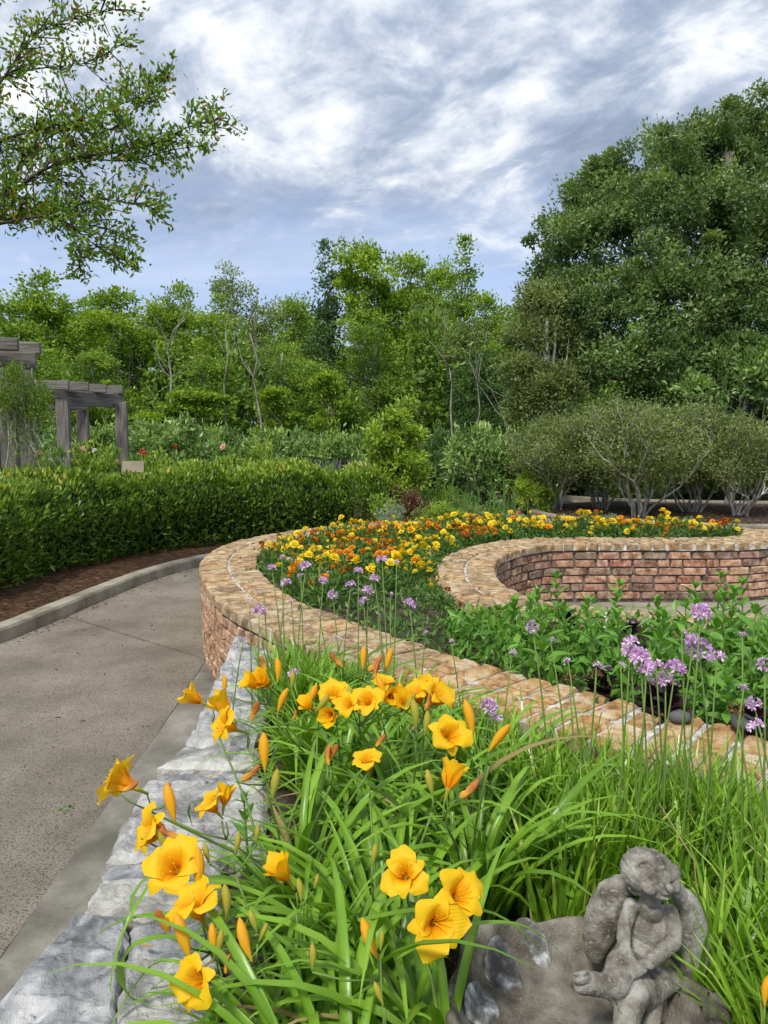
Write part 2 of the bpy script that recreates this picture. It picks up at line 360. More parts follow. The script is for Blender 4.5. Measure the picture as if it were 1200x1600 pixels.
rough_mat('loop_brick', [(0.26, (0.18, 0.135, 0.095)), (0.42, (0.33, 0.235, 0.145)), (0.55, (0.46, 0.355, 0.235)), (0.72, (0.57, 0.50, 0.385))], scale=13, detail=8, bump=0.9, bscale=60, bdist=0.008, dist=0.6,
          speck=(0.62, (0.16, 0.12, 0.10), 26), rnd=[(0, (0.82, 0.75, 0.66)), (0.3, (1.08, 1.02, 0.88)), (0.5, (1.05, 0.86, 0.64)), (0.75, (1.05, 1.03, 0.93)), (1, (0.92, 0.80, 0.66))])
rough_mat('face_brick', [(0.28, (0.14, 0.105, 0.08)), (0.42, (0.32, 0.21, 0.155)), (0.58, (0.45, 0.33, 0.25)), (0.75, (0.56, 0.48, 0.39))], scale=14, detail=8, bump=0.9, bscale=60, bdist=0.008, dist=0.6,
          speck=(0.64, (0.12, 0.10, 0.08), 24), rnd=[(0, (0.55, 0.56, 0.54)), (0.2, (1.1, 0.86, 0.84)), (0.4, (1.25, 1.12, 0.92)), (0.55, (1.0, 0.66, 0.58)), (0.7, (0.70, 0.72, 0.68)), (0.85, (1.25, 0.95, 0.78)), (1, (1.2, 1.1, 1.0))])
rough_mat('limestone', [(0.25, (0.16, 0.155, 0.145)), (0.42, (0.33, 0.325, 0.31)), (0.58, (0.52, 0.505, 0.47)), (0.75, (0.68, 0.66, 0.615))], scale=7, detail=12, bump=1.0, bscale=24, bdist=0.02, dist=0.8,
          speck=(0.62, (0.14, 0.15, 0.16), 20), rnd=[(0, (0.86, 0.88, 0.92)), (1, (1.0, 0.99, 0.96))])
rough_mat('bluestone', [(0.25, (0.13, 0.135, 0.14)), (0.42, (0.24, 0.247, 0.252)), (0.58, (0.37, 0.375, 0.38)), (0.75, (0.58, 0.57, 0.56))], scale=9, detail=12, bump=0.9, bscale=28, bdist=0.015, dist=0.8,
          speck=(0.62, (0.12, 0.135, 0.16), 24))
rough_mat('cast_stone', [(0.25, (0.115, 0.100, 0.078)), (0.42, (0.216, 0.196, 0.162)), (0.58, (0.338, 0.313, 0.270)), (0.75, (0.486, 0.466, 0.419))], scale=22, detail=12, bump=1.0, bscale=150, bdist=0.006,
          speck=(0.57, (0.46, 0.445, 0.40), 90))
rough_mat('bowl_stone', [(0.25, (0.072, 0.060, 0.043)), (0.42, (0.144, 0.126, 0.098)), (0.58, (0.240, 0.216, 0.174)), (0.75, (0.348, 0.324, 0.276))], scale=12, detail=12, bump=1.0, bscale=160, bdist=0.006,
          speck=(0.575, (0.30, 0.28, 0.24), 150))
rough_mat('old_paint', [(0.34, (0.10, 0.095, 0.085)), (0.48, (0.19, 0.185, 0.175)), (0.60, (0.36, 0.37, 0.375)), (0.72, (0.66, 0.68, 0.69))], scale=26, detail=8, bump=0.8, bscale=60, bdist=0.004)
rough_mat('weathered_wood', [(0.25, (0.10, 0.09, 0.08)), (0.5, (0.20, 0.185, 0.165)), (0.75, (0.29, 0.27, 0.245))], scale=12, bump=0.6, bscale=40, stretch=(3, 3, 0.25), rnd=[(0, (0.85, 0.85, 0.85)), (1, (1.05, 1.0, 0.97))])
rough_mat('weathered_beam', [(0.25, (0.10, 0.09, 0.082)), (0.5, (0.19, 0.178, 0.165)), (0.75, (0.27, 0.255, 0.235))], scale=12, bump=0.6, bscale=40, stretch=(0.25, 3, 3), rnd=[(0, (0.85, 0.85, 0.85)), (1, (1.05, 1.0, 0.97))])
rough_mat('sign_panel', [(0.3, (0.20, 0.17, 0.11)), (0.7, (0.26, 0.22, 0.15))], scale=5, bump=0.1, rough=0.5)
rough_mat('dark_metal', [(0.3, (0.02, 0.02, 0.018)), (0.7, (0.04, 0.035, 0.03))], scale=5, bump=0.1, rough=0.5)
rough_mat('pale_box', [(0.3, (0.34, 0.31, 0.27)), (0.7, (0.45, 0.41, 0.36))], scale=5, bump=0.1, rough=0.6)
rough_mat('dark_pebble', [(0.3, (0.04, 0.042, 0.045)), (0.7, (0.12, 0.12, 0.12))], scale=9, bump=0.4)

def petal_mat(name, edge, throat, deep, rib=(0.95, 0.62, 0.03)):
    """tepal: 'along' 0 at the throat, 1 at the tip; 'across' 0 at the midrib, 1 at the margin"""
    m, nt, N, L = new_mat(name)
    out = N('ShaderNodeOutputMaterial'); b = N('ShaderNodeBsdfPrincipled')
    a = N('ShaderNodeAttribute'); a.attribute_name = 'along'; c = N('ShaderNodeAttribute'); c.attribute_name = 'across'
    nz = N('ShaderNodeTexNoise'); nz.inputs['Scale'].default_value = 90; tc = N('ShaderNodeTexCoord'); L(tc.outputs['Object'], nz.inputs['Vector'])
    md = N('ShaderNodeMath'); md.operation = 'MULTIPLY_ADD'; L(nz.outputs['Fac'], md.inputs[0]); md.inputs[1].default_value = 0.18; L(a.outputs['Fac'], md.inputs[2])
    r = N('ShaderNodeValToRGB'); L(md.outputs[0], r.inputs[0]); set_ramp(r, [(0.10, deep), (0.30, throat), (0.75, edge), (1.0, edge)])
    wv = N('ShaderNodeMath'); wv.operation = 'MULTIPLY'; L(c.outputs['Fac'], wv.inputs[0]); wv.inputs[1].default_value = 30
    sn = N('ShaderNodeMath'); sn.operation = 'SINE'; L(wv.outputs[0], sn.inputs[0])
    bp = N('ShaderNodeBump'); bp.inputs['Strength'].default_value = 0.17; bp.inputs['Distance'].default_value = 0.001; L(sn.outputs[0], bp.inputs['Height'])
    L(bp.outputs[0], b.inputs['Normal'])
    L(r.outputs[0], b.inputs['Base Color']); b.inputs['Roughness'].default_value = 0.5; b.inputs['Specular IOR Level'].default_value = 0.25
    t = N('ShaderNodeBsdfTranslucent'); L(r.outputs[0], t.inputs[0])
    mx = N('ShaderNodeMixShader'); mx.inputs[0].default_value = 0.35; L(b.outputs[0], mx.inputs[1]); L(t.outputs[0], mx.inputs[2]); L(mx.outputs[0], out.inputs[0])
petal_mat('petal', (0.95, 0.60, 0.012), (0.93, 0.42, 0.008), (0.78, 0.22, 0.005))
petal_mat('wilted', (0.66, 0.24, 0.06), (0.90, 0.48, 0.06), (0.66, 0.52, 0.06))
petal_mat('bud', (0.86, 0.44, 0.015), (0.80, 0.46, 0.02), (0.42, 0.38, 0.03))
petal_mat('young_bud', (0.50, 0.42, 0.05), (0.36, 0.40, 0.05), (0.20, 0.30, 0.04))
M = MATS
#@@SETTING
# ------------------------------------------------------------------ the ground and the paths
def sheet(name, pts, z, mat, parent=None, th=0.0, kind='structure'):
    n = len(pts); V = [(p[0], p[1], z) for p in pts]
    Fc = [tuple(range(n))]
    if th:
        V += [(p[0], p[1], z-th) for p in pts]
        Fc += [(i, i+n, (i+1) % n+n, (i+1) % n) for i in range(n)]
    me = mesh_np(name, V, Fc, M[mat]); o = obj(name, me, parent)
    if kind: o['kind'] = kind
    return o

def in_poly(x, y, P):
    c = False; j = len(P)-1
    for i in range(len(P)):
        if (P[i][1] > y) != (P[j][1] > y) and x < (P[j][0]-P[i][0])*(y-P[i][1])/(P[j][1]-P[i][1])+P[i][0]: c = not c
        j = i
    return c

def make_ground():
    n = 60; V = []; Fc = []
    for i in range(n+1):
        for j in range(n+1):
            a = (i/n*2-1); b = (j/n*2-1)
            x = 160*abs(a)**2.2*np.sign(a); y = 12+160*abs(b)**2.2*np.sign(b)
            far = max(0, math.hypot(x, y-8)-18)
            V.append((x, y, min(0.6, far*0.01)*mnoise.noise((x*0.05, y*0.05, 0))*1.5-min(far, 1)*0.0))
    Fc = [(i*(n+1)+j, (i+1)*(n+1)+j, (i+1)*(n+1)+j+1, i*(n+1)+j+1) for i in range(n) for j in range(n)]
    o = obj('ground', mesh_np('ground', V, Fc, M['ground'], smooth=True)); o['kind'] = 'structure'
make_ground()

KERB = spline([(-3.35, -1), (-3.28, 2), (-3.02, 4.2), (-2.74, 5.33), (-2.62, 6.1), (-2.5, 7.0), (-2.33, 7.9), (-1.95, 8.8), (-1.2, 9.6), (-.3, 10.0), (.8, 10.2)], 0.1)
RIGHT = spline([(-1.09, -1), (-1.09, 2), (-1.14, 4), (-1.18, 5.0), (-1.2, 5.8), (-1.2, 6.5), (-1.1, 7.0), (-.7, 7.6), (-.2, 8.0), (.5, 8.3), (1.2, 8.4)], 0.1)
def path_strip():
    k = 100
    def smp(P, f):
        s = f*(len(P)-1); i = min(int(s), len(P)-2); return P[i].lerp(P[i+1], s-i)
    Y_l = [smp(KERB, i/k) for i in range(k+1)]; Y_r = [smp(RIGHT, i/k) for i in range(k+1)]
    base = [(p.x+0.02, p.y) for p in Y_l]+[(p.x+0.15, p.y) for p in reversed(Y_r)]
    root = empty('path', (0, 0, 0)); root['kind'] = 'structure'
    sheet('path_base', base, 0.008, 'mortar_dark', root, kind=None)
    # joints: cut where the left edge reaches these Y values
    cuts = [0]
    for yy in (2.3, 5.62, 8.6):
        cuts.append(min(range(k+1), key=lambda i: abs((Y_l[i].y+Y_r[i].y)/2-yy)))
    cuts.append(k)
    for a, b in zip(cuts, cuts[1:]):
        g = 0.013; pl = [(p.x+0.004, p.y) for p in Y_l[a:b+1]]; pr = [(p.x, p.y) for p in Y_r[a:b+1]]
        pl[0] = (pl[0][0], pl[0][1]+g); pr[0] = (pr[0][0], pr[0][1]+g); pl[-1] = (pl[-1][0], pl[-1][1]-g); pr[-1] = (pr[-1][0], pr[-1][1]-g)
        n = len(pl); Vv = []; m = 10
        for i in range(n):
            for j in range(m+1):
                f = j/m; Vv.append((pl[i][0]*(1-f)+pr[i][0]*f, pl[i][1]*(1-f)+pr[i][1]*f, 0.022))
        Fq = [(i*(m+1)+j, i*(m+1)+j+1, (i+1)*(m+1)+j+1, (i+1)*(m+1)+j) for i in range(n-1) for j in range(m)]
        nb = len(Vv); ring = [i*(m+1) for i in range(n)]+[(n-1)*(m+1)+j for j in range(1, m+1)]+[i*(m+1)+m for i in range(n-2, -1, -1)]+[j for j in range(m-1, 0, -1)]
        Vv += [(Vv[r][0], Vv[r][1], 0.0) for r in ring]
        Fq += [(ring[i], nb+i, nb+(i+1) % len(ring), ring[(i+1) % len(ring)]) for i in range(len(ring))]
        obj('path_slab', mesh_np('path_slab', Vv, Fq, M['aggregate']), root)
path_strip()
sheet('far_path', [(.75, 8.35), (9, 7.6), (13, 9), (13, 11), (8, 11.9), (5.9, 11.6), (4.1, 12.0), (3.0, 12.8), (2.6, 14.0), (2.75, 15.3), (3.6, 16.4), (9, 16.0), (9, 17.4), (4, 18.2), (-2, 18.2), (-2, 17.2), (1.9, 16.9), (2.15, 13), (2.1, 9.6), (.75, 9.6)], 0.012, 'patio')
sheet('patio', [(.3, 3.4), (8, 2.6), (11, 5), (11, 8.6), (4.5, 8.9), (.5, 8.2)], 0.034, 'patio', th=0.03)

def kerb(name, path, w, h, mat, every=16):
    root = empty(name); root['kind'] = 'structure'
    i = 0
    while i < len(path)-3:
        j = min(len(path)-1, i+every); seg = [p.copy() for p in path[i:j+1]]
        if len(seg) < 3: break
        seg[0] = seg[0].lerp(seg[1], 0.05); seg[-1] = seg[-1].lerp(seg[-2], 0.05)
        c = 0.018
        V, Fc = sweep(seg, [(0, 0), (0.006, h-c), (c, h), (w-c, h), (w, h-c), (w, 0)], 0.0015)
        Fc = [f[::-1] for f in Fc]
        obj('kerb_segment', mesh_np('kerb_segment', V, Fc, M[mat]), root); i = j
    return root
kerb('path_kerb', KERB, 0.16, 0.125, 'kerb_concrete', 19)
ISL = spline([(3.9, 16.3), (3.0, 15.4), (2.75, 14.0), (3.2, 12.9), (4.2, 12.2), (5.9, 11.8), (8, 12.2), (11, 13)], 0.12)
kerb('island_kerb', ISL, 0.15, 0.12, 'kerb_concrete', 15)
sheet('island_bed', [(p.x, p.y) for p in ISL]+[(14, 14), (14, 17), (6, 17)], 0.07, 'dark_mulch')
K2 = spline([at(740, 768, z=.1)[:2], at(850, 773, z=.1)[:2], at(930, 779, z=.1)[:2], at(1060, 783, z=.1)[:2], at(1260, 786, z=.1)[:2]], 0.2)
kerb('far_kerb', K2, 0.15, 0.12, 'kerb_concrete', 12)
sheet('hedge_bed', [(p.x-0.15, p.y+0.02) for p in KERB]+[(1.8, 10.4), (2.1, 9.7), (2.2, 13), (2.0, 16.7), (-12, 17), (-12, -1)], 0.06, 'mulch')
sheet('pavement_strip', [(-1.082, -1), (-1.082, 2), (-1.13, 4), (-1.17, 5.0), (-1.19, 5.6), (-.3, 5.6), (-.3, -1)], 0.03, 'strip_concrete', th=0.02)
LILY_BED = [(-.5, -.6), (3, -.6), (3.2, .8), (1.1, 2.05), (.5, 2.6), (-.25, 3.35), (-.62, 3.85), (-.62, 2)]
def soil_sheet(name, poly, z, mat, amp=0.02, step=0.09):
    xs = [p[0] for p in poly]; ys = [p[1] for p in poly]
    nx = int((max(xs)-min(xs))/step)+2; ny = int((max(ys)-min(ys))/step)+2; idx = {}; V = []; Fc = []
    def vid(i, j):
        if (i, j) not in idx:
            x = min(xs)+i*step; y = min(ys)+j*step
            idx[i, j] = len(V); V.append((x, y, z+((min(.05, max(0, -.22-x)*.5) if x > -.36 else -.05) if name == 'lily_bed_soil' else 0)+amp*mnoise.noise((x*5, y*5, 1.3))+amp*0.6*mnoise.noise((x*17, y*17, 4))))
        return idx[i, j]
    for i in range(nx):
        for j in range(ny):
            if in_poly(min(xs)+(i+.5)*step, min(ys)+(j+.5)*step, poly): Fc.append((vid(i, j), vid(i+1, j), vid(i+1, j+1), vid(i, j+1)))
    o = obj(name, mesh_np(name, V, Fc, M[mat], smooth=True)); o['kind'] = 'structure'; return o
soil_sheet('lily_bed_soil', LILY_BED, 0.345, 'soil')

# ------------------------------------------------------------------ brick walls
def brick_mesh(name, lx, ly, lz, mat, seed, c=0.008, j=0.004):
    r = random.Random(seed); V = []
    def ring(x, y, z, cc):
        x, y = x/2, y/2
        for a, b in ((-x+cc, -y), (x-cc, -y), (x, -y+cc), (x, y-cc), (x-cc, y), (-x+cc, y), (-x, y-cc), (-x, -y+cc)):
            V.append((a+r.uniform(-j, j), b+r.uniform(-j, j), z+r.uniform(-j, j)*0.6))
    ring(lx, ly, 0, c*1.3); ring(lx+0.001, ly+0.001, lz-c, c*1.3); ring(lx-2*c, ly-2*c, lz, c)
    Fc = [(k*8+i, k*8+(i+1) % 8, (k+1)*8+(i+1) % 8, (k+1)*8+i) for k in range(2) for i in range(8)]
    Fc += [tuple(range(7, -1, -1)), tuple(16+i for i in range(8))]
    return mesh_np(name, V, Fc, M[mat])
CAPB = [brick_mesh('cap_brick', 0.108, 0.204, 0.062, 'cap_brick', s, c=0.011, j=0.006) for s in range(10)]
LOOPB = [brick_mesh('cap_brick', 0.108, 0.206, 0.06, 'loop_brick', 30+s, c=0.008, j=0.005) for s in range(10)]
FACEB = [brick_mesh('face_brick', 0.198, 0.06, 0.058, 'face_brick', 60+s, c=0.006, j=0.0045) for s in range(12)]

def brick_wall(name, center, H, faces, label, near=3.1, limit=296, cap_z=None, widths=None):
    """center: resampled at the brick pitch; faces: list of (side, s0, s1, zmin)"""
    root = empty(name, (0, 0, 0), 0, label, 'brick wall')
    pitch = (center[1]-center[0]).length
    V, Fc = sweep(center, [(-0.17, 0.0), (-0.17, H-0.07), (0.17, H-0.07), (0.17, 0.0)], 0.002)
    obj('mortar_core', mesh_np('mortar_core', V, [f[::-1] for f in Fc], M['mortar_dark']), root)
    V, Fc = sweep(center, [(-0.196, H-0.062), (-0.196, H-0.009), (0.196, H-0.009), (0.196, H-0.062)], 0.003)
    obj('mortar_bed', mesh_np('mortar_bed', V, [f[::-1] for f in Fc], M['mortar']), root)
    L = []
    fr = frames(center)
    for i in range(len(center)-1):
        p = (center[i]+center[i+1])/2; d = (center[i+1]-center[i]).normalized(); nrm = Vector((-d.y, d.x, 0))
        for side in (-1, 1):
            off = side*0.107
            a = fr[i][0]+fr[i][2]*off; b = fr[i+1][0]+fr[i+1][2]*off; sx = (b-a).length/0.118
            q = (a+b)/2; nearb = q.y < near
            me = R.choice(CAPB if nearb else LOOPB); dd = (b-a).normalized()
            L.append((me, Vector((q.x, q.y, H-0.056+R.uniform(-.003, .004))), math.atan2(dd.y, dd.x)+R.uniform(-.025, .025)+(PI if R.random() < .5 else 0),
                      (sx*(R.uniform(.85, .93) if nearb else R.uniform(.87, .94)), R.uniform(.91, .97), 1), R.uniform(-.02, .02), q.length*0.6, 'cap_brick'))
    for side, s0, s1, zmin in faces:
        off = side*0.163; oc = [f[0]+f[2]*off for f in fr]
        Ls = [0]
        for a, b in zip(oc, oc[1:]): Ls.append(Ls[-1]+(b-a).length)
        for c in range(7):
            z = 0.004+c*0.0705
            if z < zmin: continue
            s = (0.106 if c % 2 else 0)
            while s < Ls[-1]-0.21:
                w = R.choice((1, 1, 1, 1, .93, .52)) ; ln = 0.212*w; m = s+ln/2; s += ln
                if not (s0 <= m/Ls[-1] <= s1): continue
                k = max(i for i in range(len(Ls)) if Ls[i] <= m); k = min(k, len(oc)-2)
                q = oc[k].lerp(oc[k+1], (m-Ls[k])/(Ls[k+1]-Ls[k])); d = (oc[k+1]-oc[k]).normalized()
                L.append((R.choice(FACEB), Vector((q.x, q.y, z)), math.atan2(d.y, d.x)+R.uniform(-.03, .03)+(PI if R.random() < .5 else 0),
                          (w*R.uniform(.92, .97), R.uniform(.85, 1.12), R.uniform(.90, 1.0)), R.uniform(-.012, .012), q.length, 'face_brick'))
    L.sort(key=lambda t: t[5])
    for me, loc, rz, s, tilt, _, nm in L[:limit]:
        o = obj(nm, me, root, loc, (tilt, tilt*0.5, rz), s)
    if len(L) > limit:
        for kind_, matn in (('cap_brick', 'loop_brick'), ('face_brick', 'face_brick')):
            G = Geo()
            for me, loc, rz, s, tilt, _, nm in L[limit:]:
                if nm != kind_: continue
                W = np.zeros(len(me.vertices)*3, np.float32); me.vertices.foreach_get('co', W); W = W.reshape(-1, 3)*np.array(s)
                ca, sa = math.cos(rz), math.sin(rz); W = W @ np.array(((ca, sa, 0), (-sa, ca, 0), (0, 0, 1)))+np.array(loc)
                G.add(W, [tuple(p.vertices) for p in me.polygons])
            if G.n:
                o = obj(kind_+'s', G.mesh(kind_+'s', M[matn]), root); o['kind'] = 'stuff'
    return root

OUT_EDGE = [(2.6, 0.75), (1.95, 1.25), (1.45, 1.66), (1.03, 1.97), (.70, 2.22), (.40, 2.50), (.03, 2.88), (-.33, 3.33), (-.60, 3.71), (-.81, 4.02), (-.99, 4.38), (-1.17, 4.85), (-1.31, 5.33), (-1.39, 5.75), (-1.41, 6.24), (-1.33, 6.75), (-1.14, 7.2), (-.85, 7.64), (-.5, 7.98), (0, 8.28), (.6, 8.48), (1.4, 8.6), (2.2, 8.62), (2.9, 8.52), (3.45, 8.2), (3.72, 7.75)]
oe = spline(OUT_EDGE, 0.05)
OUTC = spline([(p+n*-0.215)[:2] for p, d, n in frames(oe)][::5]+[(oe[-1]+frames(oe)[-1][2]*-0.215)[:2]], 0.118)
brick_wall('planter_wall', OUTC, 0.56, [(1, 0.0, 0.62, 0.0)], 'long curving brick planter wall with a buff brick cap, swinging from the front right past the path and round behind the marigolds')
NB = [(3.50, 7.72), (3.42, 7.30), (3.18, 7.09), (2.80, 7.04), (2.4, 7.04), (2.0, 7.05), (1.5, 7.02), (1.16, 6.9), (.84, 6.6), (.6, 6.22), (.44, 5.82), (.36, 5.38), (.33, 4.9), (.37, 4.55), (.47, 4.22), (.66, 3.94), (.95, 3.74), (1.4, 3.62), (2.1, 3.5), (3.0, 3.3)]
nb = spline(NB, 0.05)
NICHE = spline([(p+n*0.215)[:2] for p, d, n in frames(nb)][::5], 0.118)
brick_wall('niche_wall', NICHE, 0.56, [(1, 0.0, 0.72, 0.03)], 'low curved brick wall with pinkish bricks facing the paved niche on the right')

def stone_mesh(name, corners, mat, ztop, seed, ripple=0, n=16, zb=0.0, edge=0.012, tilt=0.0):
    """corners: tl, tr, br, bl in plan; rough quarry-faced top, irregular margins"""
    tl, tr, br, bl = [Vector((*c, 0)) for c in corners]; V = []; Fc = []
    for i in range(n+1):
        for j in range(n+1):
            u, v = i/n, j/n
            p = tl.lerp(tr, u).lerp(bl.lerp(br, u), v); q = (p.x*1.0+seed, p.y, seed*3.7)
            e = min(u, 1-u, v, 1-v)
            w = 1 if e == 0 else 0
            p.x += edge*(w*1.0+0.2)*mnoise.noise((p.y*22, seed, 0.3))+edge*0.6*w*mnoise.noise((p.y*60, seed, 9))
            p.y += edge*0.7*(w+0.2)*mnoise.noise((p.x*22, seed, 2.3))
            z = ztop-0.014*(1 if e == 0 else 0)-0.005*(1 if e < 1.5/n else 0)+tilt*(u-.5)
            z += 0.009*mnoise.noise((p.x*9+seed, p.y*9, 0))+0.006*mnoise.noise((p.x*30, p.y*30, seed))+0.004*mnoise.noise((p.x*70, p.y*70, seed))
            if ripple:
                s = mnoise.noise((p.x*3+seed, p.y*26+1.5*mnoise.noise((p.x*7, p.y*4, 2)), seed)); z += ripple*(1-abs(s)*2.2)
            V.append((p.x, p.y, z))
    k = n+1
    Fc = [(i*k+j, i*k+j+1, (i+1)*k+j+1, (i+1)*k+j) for i in range(n) for j in range(n)]
    ring = [j for j in range(n)]+[i*k+n for i in range(n)]+[n*k+j for j in range(n, 0, -1)]+[i*k for i in range(n, 0, -1)]
    b0 = len(V); V += [(V[r][0], V[r][1], zb) for r in ring]; m = len(ring)
    Fc += [(ring[a], ring[(a+1) % m], b0+(a+1) % m, b0+a)[::-1] for a in range(m)]
    V = np.array(V); me = mesh_np(name, V, Fc, M[mat], smooth=False); return me
def stone_wall():
    root = empty('stone_wall', (-.58, 2, 0), 0, 'low pale limestone wall of broad rough blocks between the path and the daylilies', 'stone wall')
    off = Vector((.58, -2, 0))
    def px(c): return [tuple((at(x, y, z=.42)+off)[:2]) for x, y in c]
    S = [([(371, 986), (475, 1003), (400, 1165), (293, 1165)], 'limestone', .42, 0.026, 44),
         ([(281, 1168), (405, 1167), (405, 1198), (249, 1197)], 'limestone', .425, 0.002, 14),
         ([(254, 1201), (405, 1201), (405, 1213), (240, 1214)], 'bluestone', .405, 0.0, 10),
         ([(228, 1217), (415, 1214), (420, 1336), (164, 1340)], 'limestone', .42, 0.006, 36),
         ([(165, 1343), (350, 1341), (345, 1366), (158, 1367)], 'bluestone', .412, 0.0, 14),
         ([(157, 1370), (345, 1369), (345, 1432), (128, 1419)], 'limestone', .418, 0.008, 22),
         ([(126, 1423), (198, 1430), (168, 1680), (-110, 1680)], 'bluestone', .422, 0.005, 44),
         ([(203, 1434), (350, 1436), (345, 1488), (197, 1500)], 'bluestone', .410, 0.003, 18),
         ([(196, 1506), (342, 1494), (350, 1680), (172, 1680)], 'limestone', .428, 0.008, 34)]
    for k, (c, m, z, rip, n) in enumerate(S):
        obj('stone', stone_mesh('stone', px(c), m, z, 1.7+k*2.3, rip, n), root)
    for k, (y0, y1, x0, x1) in enumerate(((.55, 1.19, -.18, .02), (.55, 1.19, .03, .24), (-.3, .54, -.18, .22))):
        obj('stone', stone_mesh('stone', [(x0, y1-2), (x1, y1-2), (x1, y0-2), (x0, y0-2)], 'limestone', .42, 40+k*3, 0.004, 14), root)
    V = [(-.10+a*.26, b, z) for z in (0.0, .37) for a, b in ((0, -2.3), (1, -2.3), (1, 2.2), (0, 2.2))]
    obj('mortar_core', mesh_np('mortar_core', V, [(3, 2, 1, 0), (4, 5, 6, 7), (0, 1, 5, 4), (1, 2, 6, 5), (2, 3, 7, 6), (3, 0, 4, 7)], M['mortar_dark']), root)
stone_wall()

BED = [(p.x, p.y) for p in OUTC]+[(p.x, p.y) for p in NICHE]
soil_sheet('planter_soil', BED, 0.485, 'soil', 0.025)
#@@BACK
# ------------------------------------------------------------------ trees
def rnd_dirs(n): return unit(NR.normal(size=(n, 3)))

def crown(blobs, ncl, per, clr, Ls, Ws, squash=0.75, shell=0.55, droop=0.1, tintbias=0.0, up=0.35, wild=0.6):
    """blobs (x,y,z,rx,ry,rz): leaf clumps near the surface of the blobs, leaves gathered round each clump"""
    B = np.array(blobs); vol = (B[:, 3]*B[:, 4]*B[:, 5])**(2/3); pick = NR.choice(len(B), ncl, p=vol/vol.sum())
    d = rnd_dirs(ncl); d[:, 2] = np.abs(d[:, 2])*np.where(NR.rand(ncl) < 0.72, 1, -1)
    r = shell+(1-shell)*NR.rand(ncl)**0.6
    r = r*(1+np.array([mnoise.noise((q[0]*1.9+b*3.1, q[1]*1.9, q[2]*1.9)) for q, b in zip(d, pick)])*wild)
    cc = B[pick, :3]+d*B[pick, 3:6]*r[:, None]
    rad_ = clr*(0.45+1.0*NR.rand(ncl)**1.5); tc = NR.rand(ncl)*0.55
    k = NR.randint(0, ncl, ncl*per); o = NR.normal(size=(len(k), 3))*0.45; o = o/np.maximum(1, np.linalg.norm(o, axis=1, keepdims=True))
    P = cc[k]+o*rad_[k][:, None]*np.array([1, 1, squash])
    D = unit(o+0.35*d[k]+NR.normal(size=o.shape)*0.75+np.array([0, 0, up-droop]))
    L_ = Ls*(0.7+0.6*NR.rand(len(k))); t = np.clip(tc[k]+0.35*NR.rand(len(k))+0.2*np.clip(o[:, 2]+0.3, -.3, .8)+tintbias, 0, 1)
    return leaves_arr(P, D, L_, L_*Ws, tint=t), cc

def limbs(G, base, top, r0, targets, ntar=14, wob=0.12, n=6, r1=0.3):
    """trunk from base to top, with limbs to some targets"""
    b, t = Vector(base), Vector(top); pts = []; m = 9; H = (t-b).length
    for i in range(m+1):
        f = i/m; pts.append(b.lerp(t, f)+Vector((mnoise.noise((f*3, r0*9, 1)), mnoise.noise((f*3, r0*9, 5)), 0))*wob*H*f**0.7*0.4)
    G.tube(pts, [r0*(1-(1-r1)*i/m)*(1.35 if i == 0 else 1) for i in range(m+1)], n)
    for q in R.sample(list(range(len(targets))), min(ntar, len(targets))):
        q = Vector(targets[q]); f = R.uniform(0.25, 0.95); i = int(f*m); s = pts[i]
        if q.z < s.z: 
            i = max(1, int(i*0.5)); s = pts[i]
        mid = s.lerp(q, 0.5)+Vector((R.uniform(-.1, .1), R.uniform(-.1, .1), R.uniform(.02, .15)))*(q-s).length
        rr = r0*0.38*(1-0.5*f)
        G.tube([s, s.lerp(mid, .5)+Vector((0, 0, .03)), mid, mid.lerp(q, .6), q], [rr, rr*.8, rr*.6, rr*.4, rr*.15], 5, cap=False)

